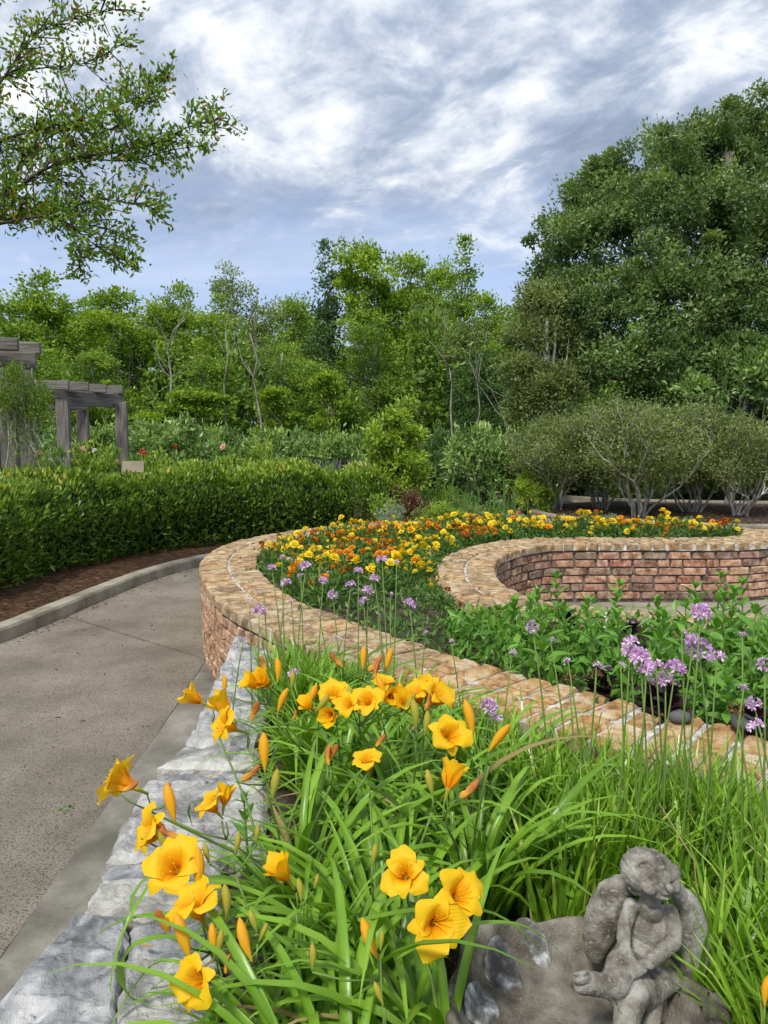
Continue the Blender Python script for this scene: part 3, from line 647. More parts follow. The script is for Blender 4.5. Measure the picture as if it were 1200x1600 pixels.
def tree_proto(kind):
    """unit trees, 10 m high and about 5 m wide"""
    G = Geo()
    if kind == 'broad':
        blobs = [(R.uniform(-1.3, 1.3), R.uniform(-1.2, 1.2), z, R.uniform(1.0, 1.6), 1.3, R.uniform(.9, 1.3)) for z in (2.6, 3.4, 4.3, 5.2, 6.1, 7.0, 7.9)]+[(0.2, 0, 8.8, 1.0, 1.0, 1.0)]
        lv, cc = crown(blobs, 200, 62, 0.62, 0.19, 0.55); mat = 'tree_bright'; bark = 'bark_grey'
    elif kind == 'round':
        blobs = [(R.uniform(-1.0, 1.0), R.uniform(-1, 1), z, R.uniform(1.1, 1.7), 1.4, R.uniform(.9, 1.3)) for z in (1.8, 3.0, 4.2, 5.4, 6.6, 7.6)]+[(-0.3, 0, 8.7, 1.1, 1.0, 1.1)]
        lv, cc = crown(blobs, 190, 66, 0.6, 0.18, 0.55); mat = 'tree_mid'; bark = 'bark_grey'
    elif kind == 'airy':
        blobs = [(R.uniform(-1.5, 1.5), R.uniform(-1.2, 1.2), z, R.uniform(.6, 1.0), .9, R.uniform(.5, .9)) for z in (2.6, 3.6, 4.6, 5.6, 6.5, 7.3, 8.1, 8.8)]+[(0, 0, 9.3, .7, .7, .6)]
        blobs += [(R.uniform(-1.8, 1.8), R.uniform(-1, 1), R.uniform(3, 8.6), .6, .6, .5) for _ in range(7)]; lv, cc = crown(blobs, 170, 62, 0.45, 0.19, 0.6, shell=0.2, wild=1.2); mat = 'tree_bright'; bark = 'bark_mid'
    elif kind == 'thin':
        blobs = [(R.uniform(-1.1, 1.1), R.uniform(-1, 1), z, R.uniform(.9, 1.3), 1.1, R.uniform(.9, 1.4)) for z in (3.0, 4.2, 5.4, 6.6, 7.6, 8.6)]
        lv, cc = crown(blobs, 270, 44, 0.5, 0.14, 0.5, shell=0.2); mat = 'tree_grey'; bark = 'bark_mid'
    elif kind == 'spire':
        blobs = [(0, 0, 1.2+k*0.85, 1.75-0.145*k, 1.75-0.145*k, .8) for k in range(11)]
        lv, cc = crown(blobs, 190, 60, 0.48, 0.17, 0.5, shell=0.4); mat = 'tree_dark'; bark = 'bark_grey'
    elif kind == 'understory':
        blobs = [(R.uniform(-1.6, 1.6), R.uniform(-1.2, 1.2), z, R.uniform(1.0, 1.7), 1.3, .8) for z in (4.2, 5.4, 6.6, 7.6, 8.4)]+[(0, 0, 9.0, 1.2, 1.1, .7)]
        lv, cc = crown(blobs, 90, 60, 0.8, 0.34, 0.6, squash=0.35, shell=0.3); mat = 'tree_bright'; bark = 'bark_pale'
    limbs(G, (0, 0, -0.2), (0.15, 0, 8.6), 0.11 if kind != 'understory' else 0.12, [tuple(c) for c in cc], 26)
    if kind in ('thin', 'broad'):
        for q in range(2): limbs(G, (R.uniform(-.5, .5), R.uniform(-.3, .3), -0.2), (R.uniform(-1.2, 1.2), R.uniform(-.5, .5), 7.2), 0.06, [tuple(c) for c in cc], 12, wob=.2)
    tr = G.mesh('trunk', M[bark], smooth=True); return tr, leaf_mesh('crown', M[mat], [lv])
PROTO = {k: [tree_proto(k) for _ in range(2 if k in ('broad', 'round', 'thin') else 1)] for k in ('broad', 'round', 'airy', 'thin', 'spire', 'understory')}

def tree(kind, px, topy, Y, wpx, label, group='trees of the wood behind the garden', mat=None, name='tree'):
    b = at(px, 700, Y=Y); top = at(px, topy, Y=Y); h = top.z; w = wpx/F_PX*Y
    tr, cr = R.choice(PROTO[kind])
    root = empty(name, (b.x, Y, 0), R.uniform(0, 6.28), label, 'tree', group)
    wd = {'spire': 3.6, 'airy': 4.6, 'broad': 5.2, 'round': 5.0, 'thin': 4.6, 'understory': 5.4}[kind]
    root.scale = (w/wd, w/wd, h/9.85)
    obj('trunk', tr, root); c = obj('crown', cr, root)
    if mat:
        c.material_slots[0].link = 'OBJECT'; c.material_slots[0].material = M[mat]
    return root

TREES = [  # kind, x px, top y px, distance, width px, look, material
 ('round', 12, 462, 27, 170, 'broad mid-green tree at the left edge of the wood, behind the nearest pergola', None),
 ('broad', 80, 432, 28, 170, 'bright green tree with a ragged top above the far pergola', None),
 ('round', 130, 452, 31, 140, 'green tree rising just right of the far pergola rafters', 'tree_bright'),
 ('broad', 188, 460, 27, 150, 'bushy bright green tree right of the pergola posts', None),
 ('thin', 232, 478, 29, 110, 'thin greyish tree between two bushy green ones, left of the forked pale snag', None),
 ('broad', 282, 448, 29, 120, 'tall yellowish green tree behind the low bright maple', None),
 ('spire', 342, 476, 26, 120, 'pointed leafy tree left of the tall airy grey-green one', 'tree_bright'),
 ('thin', 402, 420, 27, 130, 'tall airy grey-green tree standing above its neighbours left of centre', None),
 ('round', 462, 462, 30, 120, 'mid-green tree between the airy tree and the dark spire', 'tree_mid'),
 ('spire', 513, 400, 28, 95, 'narrow dark spire-shaped tree near the middle of the wood', None),
 ('airy', 575, 380, 27, 128, 'tallest airy tree with big open clumps of bright leaves', None),
 ('broad', 640, 402, 28, 130, 'bright green tree with a full crown right of the tallest one', None),
 ('round', 684, 408, 31, 90, 'bright tree squeezed between two taller crowns right of centre', 'tree_bright'),
 ('spire', 717, 393, 30, 110, 'dark pointed tree at the right shoulder of the wood', 'tree_mid'),
 ('thin', 700, 470, 25, 130, 'greyish willowy tree hanging in front of the bright crowns', None),
 ('broad', 752, 462, 29, 90, 'lower bright tree beside the gap of sky left of the oak', None),
 ('round', 800, 466, 28, 100, 'green tree in the gap between the wood and the big oak', 'tree_bright'),
 ('thin', 590, 500, 24, 140, 'olive willowy tree in front of the tallest airy tree', 'tree_mid'),
 ('round', 40, 530, 23, 160, 'low dark tree behind the vine-covered pergola', 'tree_mid'),
 ('thin', 440, 520, 23.5, 130, 'slender willowy tree above the low bright maple sapling', 'tree_mid'),
 ('spire', 660, 470, 24, 110, 'soft dark green tree in front of the full bright crown', 'tree_mid'),
 ('round', 320, 560, 22.5, 130, 'low mid-green tree behind the far shrub row', 'tree_mid'),
 ('round', 500, 560, 23, 120, 'low dark tree standing in front of the spire tree', 'tree_mid'),
 ('round', 750, 540, 22.5, 120, 'low dark tree left of the olive-coloured tree', 'tree_dark'),  # dark leaf colour over the whole crown
 ('round', 150, 545, 22.5, 130, 'low bushy tree right behind the far pergola beam', 'tree_mid'),
 ('understory', 303, 606, 20.5, 120, 'low spreading maple with bright yellow-green leaves above the shrub row', None),
 ('understory', 432, 600, 20.5, 70, 'small bright maple sapling right of the pale leaning trunk', None),
 ('understory', 515, 575, 21, 66, 'slim bright maple sapling in front of the dark spire tree', None),
 ('understory', 235, 640, 20, 80, 'lowest bright maple peeping over the shrubs right of the pergola', None),
]
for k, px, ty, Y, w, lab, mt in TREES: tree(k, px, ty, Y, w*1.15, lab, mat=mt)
for i in range(15):
    px = -260+i*105; 
    o_ = tree(R.choice(['round', 'broad']), px+R.uniform(-20, 20), R.uniform(484, 520), R.uniform(34, 38), 190, None, group='trees at the back of the wood', mat=R.choice(['tree_mid', 'tree_dark', 'tree_mid'])); later(o_, 'green tree', 'in the farthest row of the wood', px)
# the undergrowth of the wood reads as one mass
def undergrowth():
    n = 70000; x = NR.uniform(-24, 26, n); y = NR.uniform(22, 33, n); top = 3.2+1.5*np.sin(x*0.9)+0.8*np.sin(x*2.3+y)
    z = NR.rand(n)**0.8*top
    V = leaves_arr(np.stack((x, y, z), 1), unit(NR.normal(size=(n, 3))+np.array([0, -.3, .5])), 0.2*(.6+.8*NR.rand(n)), 0.12, tint=NR.rand(n)*0.6)
    o = obj('undergrowth', leaf_mesh('undergrowth', M['tree_mid'], [V])); tag(o, 'dense green undergrowth between the trunks of the wood', 'undergrowth', kind='stuff')
undergrowth()
def pale_trunk(pts, Y, r, label, br=5):
    G = Geo(); P = [at(x, y, Y=Y) for x, y in pts]; base = P[0].copy(); base.z = -0.1
    base = Vector((P[0].x, Y, -0.1)); Q = [base]+P
    G.tube([q-Vector((base.x, base.y, 0)) for q in Q], [r]+[r*(1-.75*i/len(P)) for i in range(len(P))], 6)
    root = empty('tree_snag', (base.x, base.y, 0), 0, label, 'tree', 'bare pale stems at the front of the wood')
    obj('trunk', G.mesh('trunk', M['bark_mid'], True), root)
    for k in range(br):
        i = R.randrange(1, len(P)); s = P[i]-Vector((base.x, base.y, 0)); G2 = Geo(); q = s.copy(); pts_ = [q.copy()]
        d = Vector((R.uniform(-1, 1), R.uniform(-.5, .5), R.uniform(.4, 1))).normalized()
        for _ in range(4): d = (d+Vector((R.uniform(-.4, .4), R.uniform(-.3, .3), R.uniform(0, .3)))).normalized(); q = q+d*R.uniform(.25, .45); pts_.append(q.copy())
        G2.tube(pts_, [r*.4, r*.34, r*.26, r*.18, r*.08], 5); obj('branch', G2.mesh('branch', M['bark_mid'], True), root)
pale_trunk([(408, 660), (402, 625), (396, 590), (402, 560), (390, 520)], 20, 0.030, 'pale crooked bare trunk leaning beside the bright maple sapling', 4)
pale_trunk([(266, 640), (268, 590), (262, 545), (272, 515), (288, 500)], 21.5, 0.033, 'pale forked dead tree left of centre in the wood', 7)
pale_trunk([(706, 670), (704, 640), (706, 600), (702, 575)], 19.5, 0.025, 'straight pale trunk left of the olive-coloured tree', 3)
pale_trunk([(745, 670), (750, 640), (746, 600), (752, 560)], 20, 0.022, 'thin pale trunk right of the straight one', 3)
pale_trunk([(800, 700), (788, 655), (778, 632), (792, 622)], 17.5, 0.022, 'broken pale branch leaning out in front of the olive-coloured tree', 4)
pale_trunk([(352, 640), (350, 600), (356, 560), (352, 520)], 20.5, 0.022, 'thin pale stem left of the crooked trunk', 4)

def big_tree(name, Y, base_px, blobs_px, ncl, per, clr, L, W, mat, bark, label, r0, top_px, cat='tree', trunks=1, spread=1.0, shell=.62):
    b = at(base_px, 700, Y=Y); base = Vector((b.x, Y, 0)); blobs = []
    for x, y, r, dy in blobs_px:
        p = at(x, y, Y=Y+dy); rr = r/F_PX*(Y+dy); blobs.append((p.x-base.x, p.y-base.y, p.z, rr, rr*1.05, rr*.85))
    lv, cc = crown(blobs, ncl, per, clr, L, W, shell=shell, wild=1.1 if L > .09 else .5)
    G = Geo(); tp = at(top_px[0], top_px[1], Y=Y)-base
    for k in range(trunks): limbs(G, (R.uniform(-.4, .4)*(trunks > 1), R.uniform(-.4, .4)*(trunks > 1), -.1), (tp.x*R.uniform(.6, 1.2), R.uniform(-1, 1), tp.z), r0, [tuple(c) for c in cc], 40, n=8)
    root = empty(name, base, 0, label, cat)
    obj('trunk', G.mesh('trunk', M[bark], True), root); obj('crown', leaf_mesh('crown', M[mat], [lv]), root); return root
big_tree('oak_tree', 19.5, 1120, [(1180, 190, 52, 0), (1130, 225, 55, -.6), (1195, 260, 80, .5), (1060, 235, 42, .3), (1035, 290, 62, -.8), (960, 280, 42, 0), (925, 320, 45, .4), (885, 350, 36, -.2), (900, 400, 60, -.8), (985, 370, 75, -1.6), (1090, 350, 85, -1.4), (1180, 380, 90, -1.4),
         (865, 440, 42, 0), (850, 500, 45, -.6), (920, 480, 70, -1.6), (1010, 470, 80, -2.2), (1110, 470, 85, -2.2), (1200, 500, 85, -2), (880, 560, 60, -1.4), (960, 570, 70, -2.2), (1050, 580, 70, -2.6), (1150, 600, 75, -2.6), (1240, 380, 90, 0), (1290, 480, 90, 0), (1260, 260, 70, 0), (1260, 600, 80, -1), (1120, 290, 60, 0)],
         1150, 170, 0.40, 0.105, 0.5, 'oak', 'bark_grey', 'huge dense dark green oak tree filling the right side behind the shrubs', 0.38, (1110, 260))
big_tree('olive_tree', 17.0, 850, [(850, 480, 38, 0), (825, 530, 36, 0), (870, 540, 45, .4), (815, 590, 36, -.3), (860, 610, 48, -.4), (825, 640, 34, -.3), (900, 590, 40, .3), (835, 460, 22, .2)],
         330, 90, 0.34, 0.085, 0.42, 'olive', 'bark_pale', 'olive-green tree with small leaves standing at the left foot of the big oak', 0.12, (850, 500), trunks=2, shell=.3)
big_tree('magnolia_tree', 16.2, 1140, [(1085, 622, 30, 0), (1150, 640, 42, 0), (1170, 560, 36, .4), (1120, 580, 32, .6), (1200, 600, 45, 0), (1060, 600, 24, .4), (1190, 670, 40, .4), (1130, 685, 35, .4), (1240, 680, 50, .3)],
         110, 60, 0.42, 0.17, 0.5, 'shrub', 'bark_grey', 'dark magnolia with large glossy leaves behind the pale-stemmed shrubs at the right', 0.09, (1150, 610))
big_tree('young_magnolia', 12.3, 618, [(625, 622, 7, 0), (623, 640, 15, 0), (617, 665, 26, 0), (600, 690, 26, 0), (637, 690, 27, 0), (610, 720, 34, 0), (632, 722, 34, 0), (600, 748, 26, 0), (640, 750, 27, 0), (592, 660, 10, 0), (620, 765, 30, 0)],
         230, 40, 0.15, 0.10, 0.40, 'young_magnolia', 'bark_grey', 'conical yellow-green young magnolia standing just right of the clipped hedge end', 0.022, (620, 715), shell=.25)

# tree that reaches in from beyond the left edge
def overhang():
    base = Vector((-5.6, 6.6, 0)); root = empty('overhanging_tree', base, 0, 'small-leaved tree reaching in from the left edge with thin dark branches against the clouds', 'tree')
    G = Geo(); fork = at(-330, 400, Y=6.4); G.tube([(0, 0, -.1), (.05, .05, 1.0), (-.02, 0, 2.0), tuple(fork-base)], [.15, .12, .11, .10], 8)
    tips = []
    MAIN = [([(-330, 400), (-120, 350), (0, 312), (62, 268), (130, 246), (190, 236), (245, 222), (300, 196), (345, 186)], 6.2, .05, 1.0),
            ([(-330, 400), (-150, 380), (0, 350), (60, 338), (110, 352), (150, 385), (205, 412)], 6.0, .04, .8),
            ([(-330, 400), (-200, 250), (-60, 150), (40, 110), (130, 100), (190, 70)], 6.8, .05, 1.0),
            ([(-330, 400), (-180, 330), (-20, 230), (70, 200), (150, 180), (215, 150), (262, 122)], 6.3, .045, 1.0),
            ([(-330, 400), (-220, 200), (-100, 40), (20, -40), (110, -60)], 7.0, .05, 1.0),
            ([(-330, 400), (-160, 300), (-30, 170), (50, 60), (110, 30), (180, 15)], 6.4, .045, 1.0),
            ([(0, 350), (90, 330), (150, 312), (210, 318), (248, 328)], 5.9, .018, .7),
            ([(62, 268), (110, 290), (150, 330), (170, 360), (200, 375)], 6.2, .016, .7),
            ([(130, 246), (200, 252), (260, 236), (312, 228)], 6.1, .014, .7),
            ([(0, 350), (50, 330), (100, 345), (122, 385), (125, 415)], 5.9, .016, .5),
            ([(0, 312), (50, 235), (110, 200), (160, 210), (222, 160)], 6.1, .02, 1.0)]
    for pts, Y, r, dens in MAIN:
        P = [at(x, y, Y=Y+0.25*math.sin(i*1.7)) for i, (x, y) in enumerate(pts)]
        sp = spline([tuple(p) for p in P], 0.12); m = len(sp)
        G.tube([tuple(p-base) for p in sp], [max(.0035, r*.55*(1-i/m)**1.1) for i in range(m)], 6, cap=False)
        for i, p in enumerate(sp):
            if i < m*0.2 and r > .03 and p.x < -3.6: continue
            for _ in range(4 if dens >= 1 else 3):
                d = (sp[min(i+1, m-1)]-sp[max(i-1, 0)]).normalized(); s = Vector((R.uniform(-1, 1), R.uniform(-1.3, 1.3), R.uniform(-.7, 1.1))).normalized()
                d = (d*0.7+s).normalized(); ln = R.uniform(.12, .48)*(1.15-0.75*i/m)*(1 if dens >= 1 else .7); q = p.copy(); tw = [q.copy()]; k = max(2, int(ln/.09))
                for _ in range(k):
                    d = (d+Vector((R.uniform(-.35, .35), R.uniform(-.35, .35), R.uniform(-.25, .3)))).normalized(); q = q+d*ln/k; tw.append(q.copy()); tips.append((q.copy(), d.copy()))
                G.tube([tuple(t-base) for t in tw], [.006*(1-.6*j/len(tw)) for j in range(len(tw))], 4, cap=False)
    P = []; D = []
    for q, d in tips:
        for _ in range(7):
            P.append(tuple(q-base+Vector((R.gauss(0, .03), R.gauss(0, .03), R.gauss(0, .03))))); D.append(tuple(d*.6+Vector((R.gauss(0, .6), R.gauss(0, .6), R.gauss(.1, .6)))))
    lv = leaves_arr(np.array(P), np.array(D), 0.054*(.6+.7*NR.rand(len(P))), 0.024)
    obj('trunk', G.mesh('trunk', M['bark_dark'], True), root); obj('crown', leaf_mesh('crown', M['overhang'], [lv]), root)
overhang()

# ------------------------------------------------------------------ hedge and shrubs
def clipped_hedge():
    Cn = spline([(-4.6, 2.0), (-4.45, 4.5), (-4.28, 6.5), (-4.05, 8.1), (-3.5, 9.5), (-2.6, 10.5), (-1.5, 11.15), (-.5, 11.45), (.05, 11.5)], 0.08)
    root = empty('hedge', (Cn[0].x, Cn[0].y, 0), 0, 'long clipped evergreen hedge curving along the path on the left', 'hedge'); off = np.array([Cn[0].x, Cn[0].y, 0])
    W, H = 0.72, 0.98; fr = frames(Cn); n = 90000
    s = NR.rand(n)*(len(fr)-1.001); i = s.astype(int); f = (s-i)[:, None]
    P = np.array([p[:] for p, _, _ in fr]); Nn = np.array([q[:] for _, _, q in fr])
    C0 = P[i]*(1-f)+P[i+1]*f; N0 = Nn[i]
    a = NR.rand(n)*PI*1.16-0.08*PI       # around the section
    ex = 0.62                             # rounded box section
    cx = np.sign(np.cos(a))*np.abs(np.cos(a))**ex; cz = np.sign(np.sin(a))*np.abs(np.sin(a))**ex
    flat = NR.rand(n) < 0.35
    cx = np.where(flat, NR.rand(n)*1.6-.8, cx); cz = np.where(flat, 1.0, cz)
    dep = NR.rand(n)**2*0.2
    lump = np.array([mnoise.noise((q[0]*1.5, q[1]*1.5, c*1.4)) for q, c in zip(C0[::1], cz)])*0.22+np.array([mnoise.noise((q[0]*4.5+c_, q[1]*4.5, c*4)) for q, c, c_ in zip(C0, cz, cx)])*0.14
    rr = 1-dep+lump
    z = np.where(cz > -.5, 0.30+(H-0.30)*np.clip(cz, -0.35, 1)*(rr+.5*lump-.10*np.where(flat, cx**2, 0)), 0.05)
    low = NR.rand(n) < 0.38                # side faces down to the ground
    z = np.where(low & ~flat, 0.10+NR.rand(n)*0.65, z)
    wz = W*(0.86+0.14*np.clip(z/0.6, 0, 1))
    X = np.where(low & ~flat, np.sign(cx)*(1-dep*0.7+lump*0.8), cx*np.where(flat, 1, rr))
    Pp = C0+N0*(X*wz)[:, None]; Pp[:, 2] = z
    endf = (s > len(fr)-14)                # rounded end
    g = np.where(endf, (s-(len(fr)-14))/14, 0); Pp[:, :2] = C0[:, :2]+(Pp[:, :2]-C0[:, :2])*np.sqrt(np.clip(1-g[:, None]**3, 0.05, 1)); Pp[:, 2] *= np.where(endf, 1-0.25*g**3, 1)
    out = N0*np.sign(X)[:, None]*np.abs(X)[:, None]; out[:, 2] = np.clip((z-.3)/.5, 0, 1)
    D = unit(out*0.8+NR.normal(size=(n, 3))*0.55+np.array([0, 0, .5]))
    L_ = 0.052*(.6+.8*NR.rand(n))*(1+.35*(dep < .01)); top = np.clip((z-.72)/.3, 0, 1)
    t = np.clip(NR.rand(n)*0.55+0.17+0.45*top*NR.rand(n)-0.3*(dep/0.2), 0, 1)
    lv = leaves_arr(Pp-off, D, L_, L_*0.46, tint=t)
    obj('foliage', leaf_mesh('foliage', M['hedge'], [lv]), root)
    k = len(Cn)-8
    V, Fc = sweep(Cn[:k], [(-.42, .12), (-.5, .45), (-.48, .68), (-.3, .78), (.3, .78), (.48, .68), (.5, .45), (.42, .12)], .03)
    V = np.array(V)-off; obj('hedge_shade_core', mesh_np('hedge_shade_core', V, [f_[::-1] for f_ in Fc], M['dark_core']), root)  # solid dark core, its colour standing in for shade inside the hedge
    G = Geo()
    for j in range(0, len(Cn)-4, 3):
        p, d, nn = fr[j]
        for o_ in (-.3, 0, .3):
            b = p+nn*(o_+R.uniform(-.08, .08))-Vector(off); G.tube([(b.x, b.y, .03), (b.x+R.uniform(-.05, .05), b.y+R.uniform(-.05, .05), .5)], [.014, .01], 5)
    obj('stems', G.mesh('stems', M['bark_dark']), root)
clipped_hedge()

def shrub_proto(nl, L, W, mat, h=1.0, shell=.6, clr=.18, ncl=70, blobs=None):
    blobs = blobs or [(R.uniform(-.35, .35), R.uniform(-.3, .3), R.uniform(.35, .6), .45, .4, .38) for _ in range(5)]+[(0, 0, .35, .6, .5, .35)]
    lv, cc = crown(blobs, ncl, nl//ncl, clr, L, W, shell=shell); G = Geo()
    for c in cc[::6]:
        q = Vector(c)*.9; G.tube([(q.x*.1, q.y*.1, -.05), tuple(q*.5+Vector((0, 0, .05))), tuple(q)], [.02, .013, .005], 5, cap=False)
    return G.mesh('stems', M['bark_grey']), leaf_mesh('foliage', M[mat], [lv])
def shrub(proto, px, topy, Y, wpx, label, group=None, name='shrub', z0=0.0, cat='shrub', mat=None):
    b = at(px, 700, Y=Y); h = at(px, topy, Y=Y).z-z0; w = wpx/F_PX*Y
    root = empty(name, (b.x, Y, z0), R.uniform(0, 6.28), label, cat, group); root.scale = (w/1.55, w/1.55, h/1.0)
    obj('stems', proto[0], root); f = obj('foliage', proto[1], root)
    if mat: f.material_slots[0].link = 'OBJECT'; f.material_slots[0].material = M[mat]
    return root
PS = [shrub_proto(4800, .085, .42, 'shrub', ncl=80) for _ in range(3)]
for k, (px, ty, Y, w, lab) in enumerate([(88, 668, 19, 150, 'glossy green shrub seen between the two pergolas'), (165, 652, 18.6, 130, 'glossy shrub behind the far pergola posts'),
     (232, 664, 18, 120, 'glossy shrub right behind the tan sign'), (292, 652, 17.6, 130, 'tallest glossy shrub of the far row, right of the sign'), (345, 656, 18, 110, 'glossy shrub left of the lime-green plant'),
     (408, 676, 17.6, 110, 'lower glossy shrub behind the lime-green plant'), (470, 670, 18, 120, 'glossy shrub behind the purple salvia'), (528, 666, 17.6, 110, 'glossy shrub left of the young magnolia'),
     (575, 672, 18.4, 100, 'glossy shrub tucked behind the young magnolia'), (30, 672, 17.6, 120, 'glossy shrub behind the nearest pergola')]):
    shrub(PS[k % 3], px, ty, Y, w*1.3, lab, 'glossy shrubs in the row before the wood')
for k, (px, ty, Y, w, lab) in enumerate([(690, 660, 17, 90, 'dark camellia shrub right of the young magnolia'), (745, 668, 15.6, 120, 'broad dark camellia shrub above the grassy stalks'), (715, 690, 16.5, 100, 'low camellia shrub between two larger ones'),
     (795, 668, 16.2, 80, 'dark camellia shrub left of the pale-stemmed shrubs')]):
    shrub(PS[(k+1) % 3], px, ty, Y, w*1.3, lab, 'dark camellia shrubs', 'camellia_shrub', mat='tree_dark' if k % 2 == 0 else None)
shrub(PS[0], 838, 722, 14.6, 95, 'low yellow-green shrub left of the pale-stemmed shrubs', None, mat='young_magnolia')
shrub(PS[1], 990, 700, 17.5, 160, 'bright yellow-green shrub seen through the pale stems', None, mat='lime')  # same lime leaf colour over the whole shrub
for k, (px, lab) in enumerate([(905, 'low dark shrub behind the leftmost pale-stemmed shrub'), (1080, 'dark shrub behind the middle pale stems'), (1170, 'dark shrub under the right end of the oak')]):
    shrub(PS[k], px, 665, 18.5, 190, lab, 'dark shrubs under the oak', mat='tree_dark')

# multi-stemmed shrubs with pale crooked trunks
def stem_shrub(px, Y, topy, wpx, seed, label, nst=11, dens=1.0):
    rr = random.Random(seed); b = at(px, 700, Y=Y); base = Vector((b.x, Y, .07)); H = at(px, topy, Y=Y).z-.07; Wd = wpx/F_PX*Y/2
    G = Geo(); TW = []
    def grow(p, d, ln, r, lev):
        pts = [p.copy()]; k = 4 if lev < 3 else 3
        for _ in range(k):
            d = (d+Vector((rr.uniform(-.42, .42), rr.uniform(-.42, .42), rr.uniform(-.12, .30)))).normalized(); p = p+d*ln/k; pts.append(p.copy())
        G.tube([tuple(q) for q in pts], [r*(1-.4*i/k) for i in range(k+1)], 5 if lev < 2 else 4, cap=False)
        if lev >= 3 or p.z > H*0.93:
            TW.extend([(q, d) for q in pts[1:]]); return
        if lev == 2: TW.extend([(q, d) for q in pts[2:]])
        for _ in range(rr.choice((2, 2, 3))):
            nd = (d+Vector((rr.uniform(-.85, .85), rr.uniform(-.85, .85), rr.uniform(-.2, .5)))).normalized(); grow(p, nd, ln*rr.uniform(.6, .8), r*.56, lev+1)
        if lev < 2:
            q = pts[2]; nd = (d+Vector((rr.uniform(-1, 1), rr.uniform(-1, 1), rr.uniform(0, .5)))).normalized(); grow(q, nd, ln*.6, r*.45, lev+1)
    for s in range(nst):
        a = 2*PI*s/nst+rr.uniform(-.3, .3); o = Vector((math.cos(a), math.sin(a), 0)); sp = Wd/H
        grow(o*rr.uniform(.04, .16), (o*sp*rr.uniform(.35, 1.25)+Vector((0, 0, 1))).normalized(), H*.42, rr.uniform(.016, .027), 0)
    P = []; D = []
    for q, d in TW:
        for _ in range(int(9*dens)):
            o = Vector((rr.gauss(0, .09), rr.gauss(0, .09), rr.gauss(.02, .07))); P.append(tuple(q+o)); D.append((rr.gauss(0, 1), rr.gauss(0, 1), rr.gauss(.5, .8)))
    n = int(9000*dens); dd = rnd_dirs(n); dd[:, 2] = np.abs(dd[:, 2]); rad_ = .45+.55*NR.rand(n)**.7
    lump = np.array([mnoise.noise((x*2.2+seed, y*2.2, z*2.2)) for x, y, z in dd])*.22
    Q = dd*(rad_+lump)[:, None]*np.array([Wd, Wd, H*.50]); Q[:, 2] = Q[:, 2]*np.where(NR.rand(n) < .40, -.75*NR.rand(n), 1)+H*.50
    P = np.concatenate((np.array(P), Q)); D = np.concatenate((np.array(D), unit(dd+NR.normal(size=(n, 3))*.7)))
    L_ = .055*(.6+.8*NR.rand(len(P)))
    root = empty('pale_stemmed_shrub', base, 0, label, 'shrub', 'shrubs with pale crooked stems on the island bed')
    obj('stems', G.mesh('stems', M['bark_pale'], True), root); obj('foliage', leaf_mesh('foliage', M['olive'], [leaves_arr(P, D, L_, L_*.42)]), root)
stem_shrub(1000, 13.4, 632, 170, 3, 'broad shrub with pale crooked stems right behind the far end of the marigolds')
stem_shrub(1085, 14.3, 636, 170, 8, 'shrub with leaning pale stems, second from the right on the island bed')
stem_shrub(1158, 13.6, 650, 150, 15, 'rightmost pale-stemmed shrub with widely spread low limbs', dens=.8)
stem_shrub(868, 14.6, 648, 150, 21, 'leftmost pale-stemmed shrub with dense olive leaves', nst=8, dens=1.1)
stem_shrub(942, 14.9, 640, 150, 27, 'pale-stemmed shrub standing behind the two front ones', dens=1.0)

# ------------------------------------------------------------------ pergolas, vine, sign
def pergola(label, posts, beams, rafters):
    root = empty('pergola', (posts[0][0], posts[0][1], 0), 0, label, 'pergola'); o = Vector((posts[0][0], posts[0][1], 0))
    def part(name, c, d, rz, mat, M_=None):
        G = Geo(); G.box((0, 0, 0), d, 0); me = G.mesh(name, M[mat])
        q = obj(name, me, root, Vector(c)-o, (0, 0, rz)); bv = q.modifiers.new('bevel', 'BEVEL'); bv.width = .008; bv.segments = 1
    for x, y, w, h in posts: part('post', (x, y, h/2), (w, w, h), .2, 'weathered_wood')
    for (x0, y0), (x1, y1), z, w, h in beams:
        part('beam', ((x0+x1)/2, (y0+y1)/2, z), (math.hypot(x1-x0, y1-y0), w, h), math.atan2(y1-y0, x1-x0), 'weathered_beam')
    for (x0, y0), (x1, y1), z, w, h in rafters:
        part('rafter', ((x0+x1)/2, (y0+y1)/2, z), (math.hypot(x1-x0, y1-y0), w, h), math.atan2(y1-y0, x1-x0), 'weathered_beam')
    return root
def X(px, Y): return (px-600)/F_PX*Y*1.005
pergola('weathered grey pergola with three thin posts standing further back', [(X(105, 13.1), 13.1, .20, 2.1), (X(195, 14.2), 14.2, .20, 2.1), (X(135, 15.8), 15.8, .21, 2.0)],
        [((X(52, 12.9), 12.7), (X(194, 14.2), 14.32), 2.13, .07, .25), ((X(20, 14.5), 14.6), (X(143, 15.8), 15.72), 2.11, .07, .22)],
        [((X(110, 12.85)-1.3, 12.75), (X(112, 12.85), 12.95), 2.33, .08, .15), ((X(143, 13.3)-1.3, 13.15), (X(143, 13.3), 13.4), 2.335, .08, .15), ((X(172, 13.8)-1.3, 13.65), (X(172, 13.8), 13.85), 2.33, .08, .15), ((X(199, 14.25)-1.4, 14.1), (X(199, 14.25), 14.25), 2.33, .08, .15)])
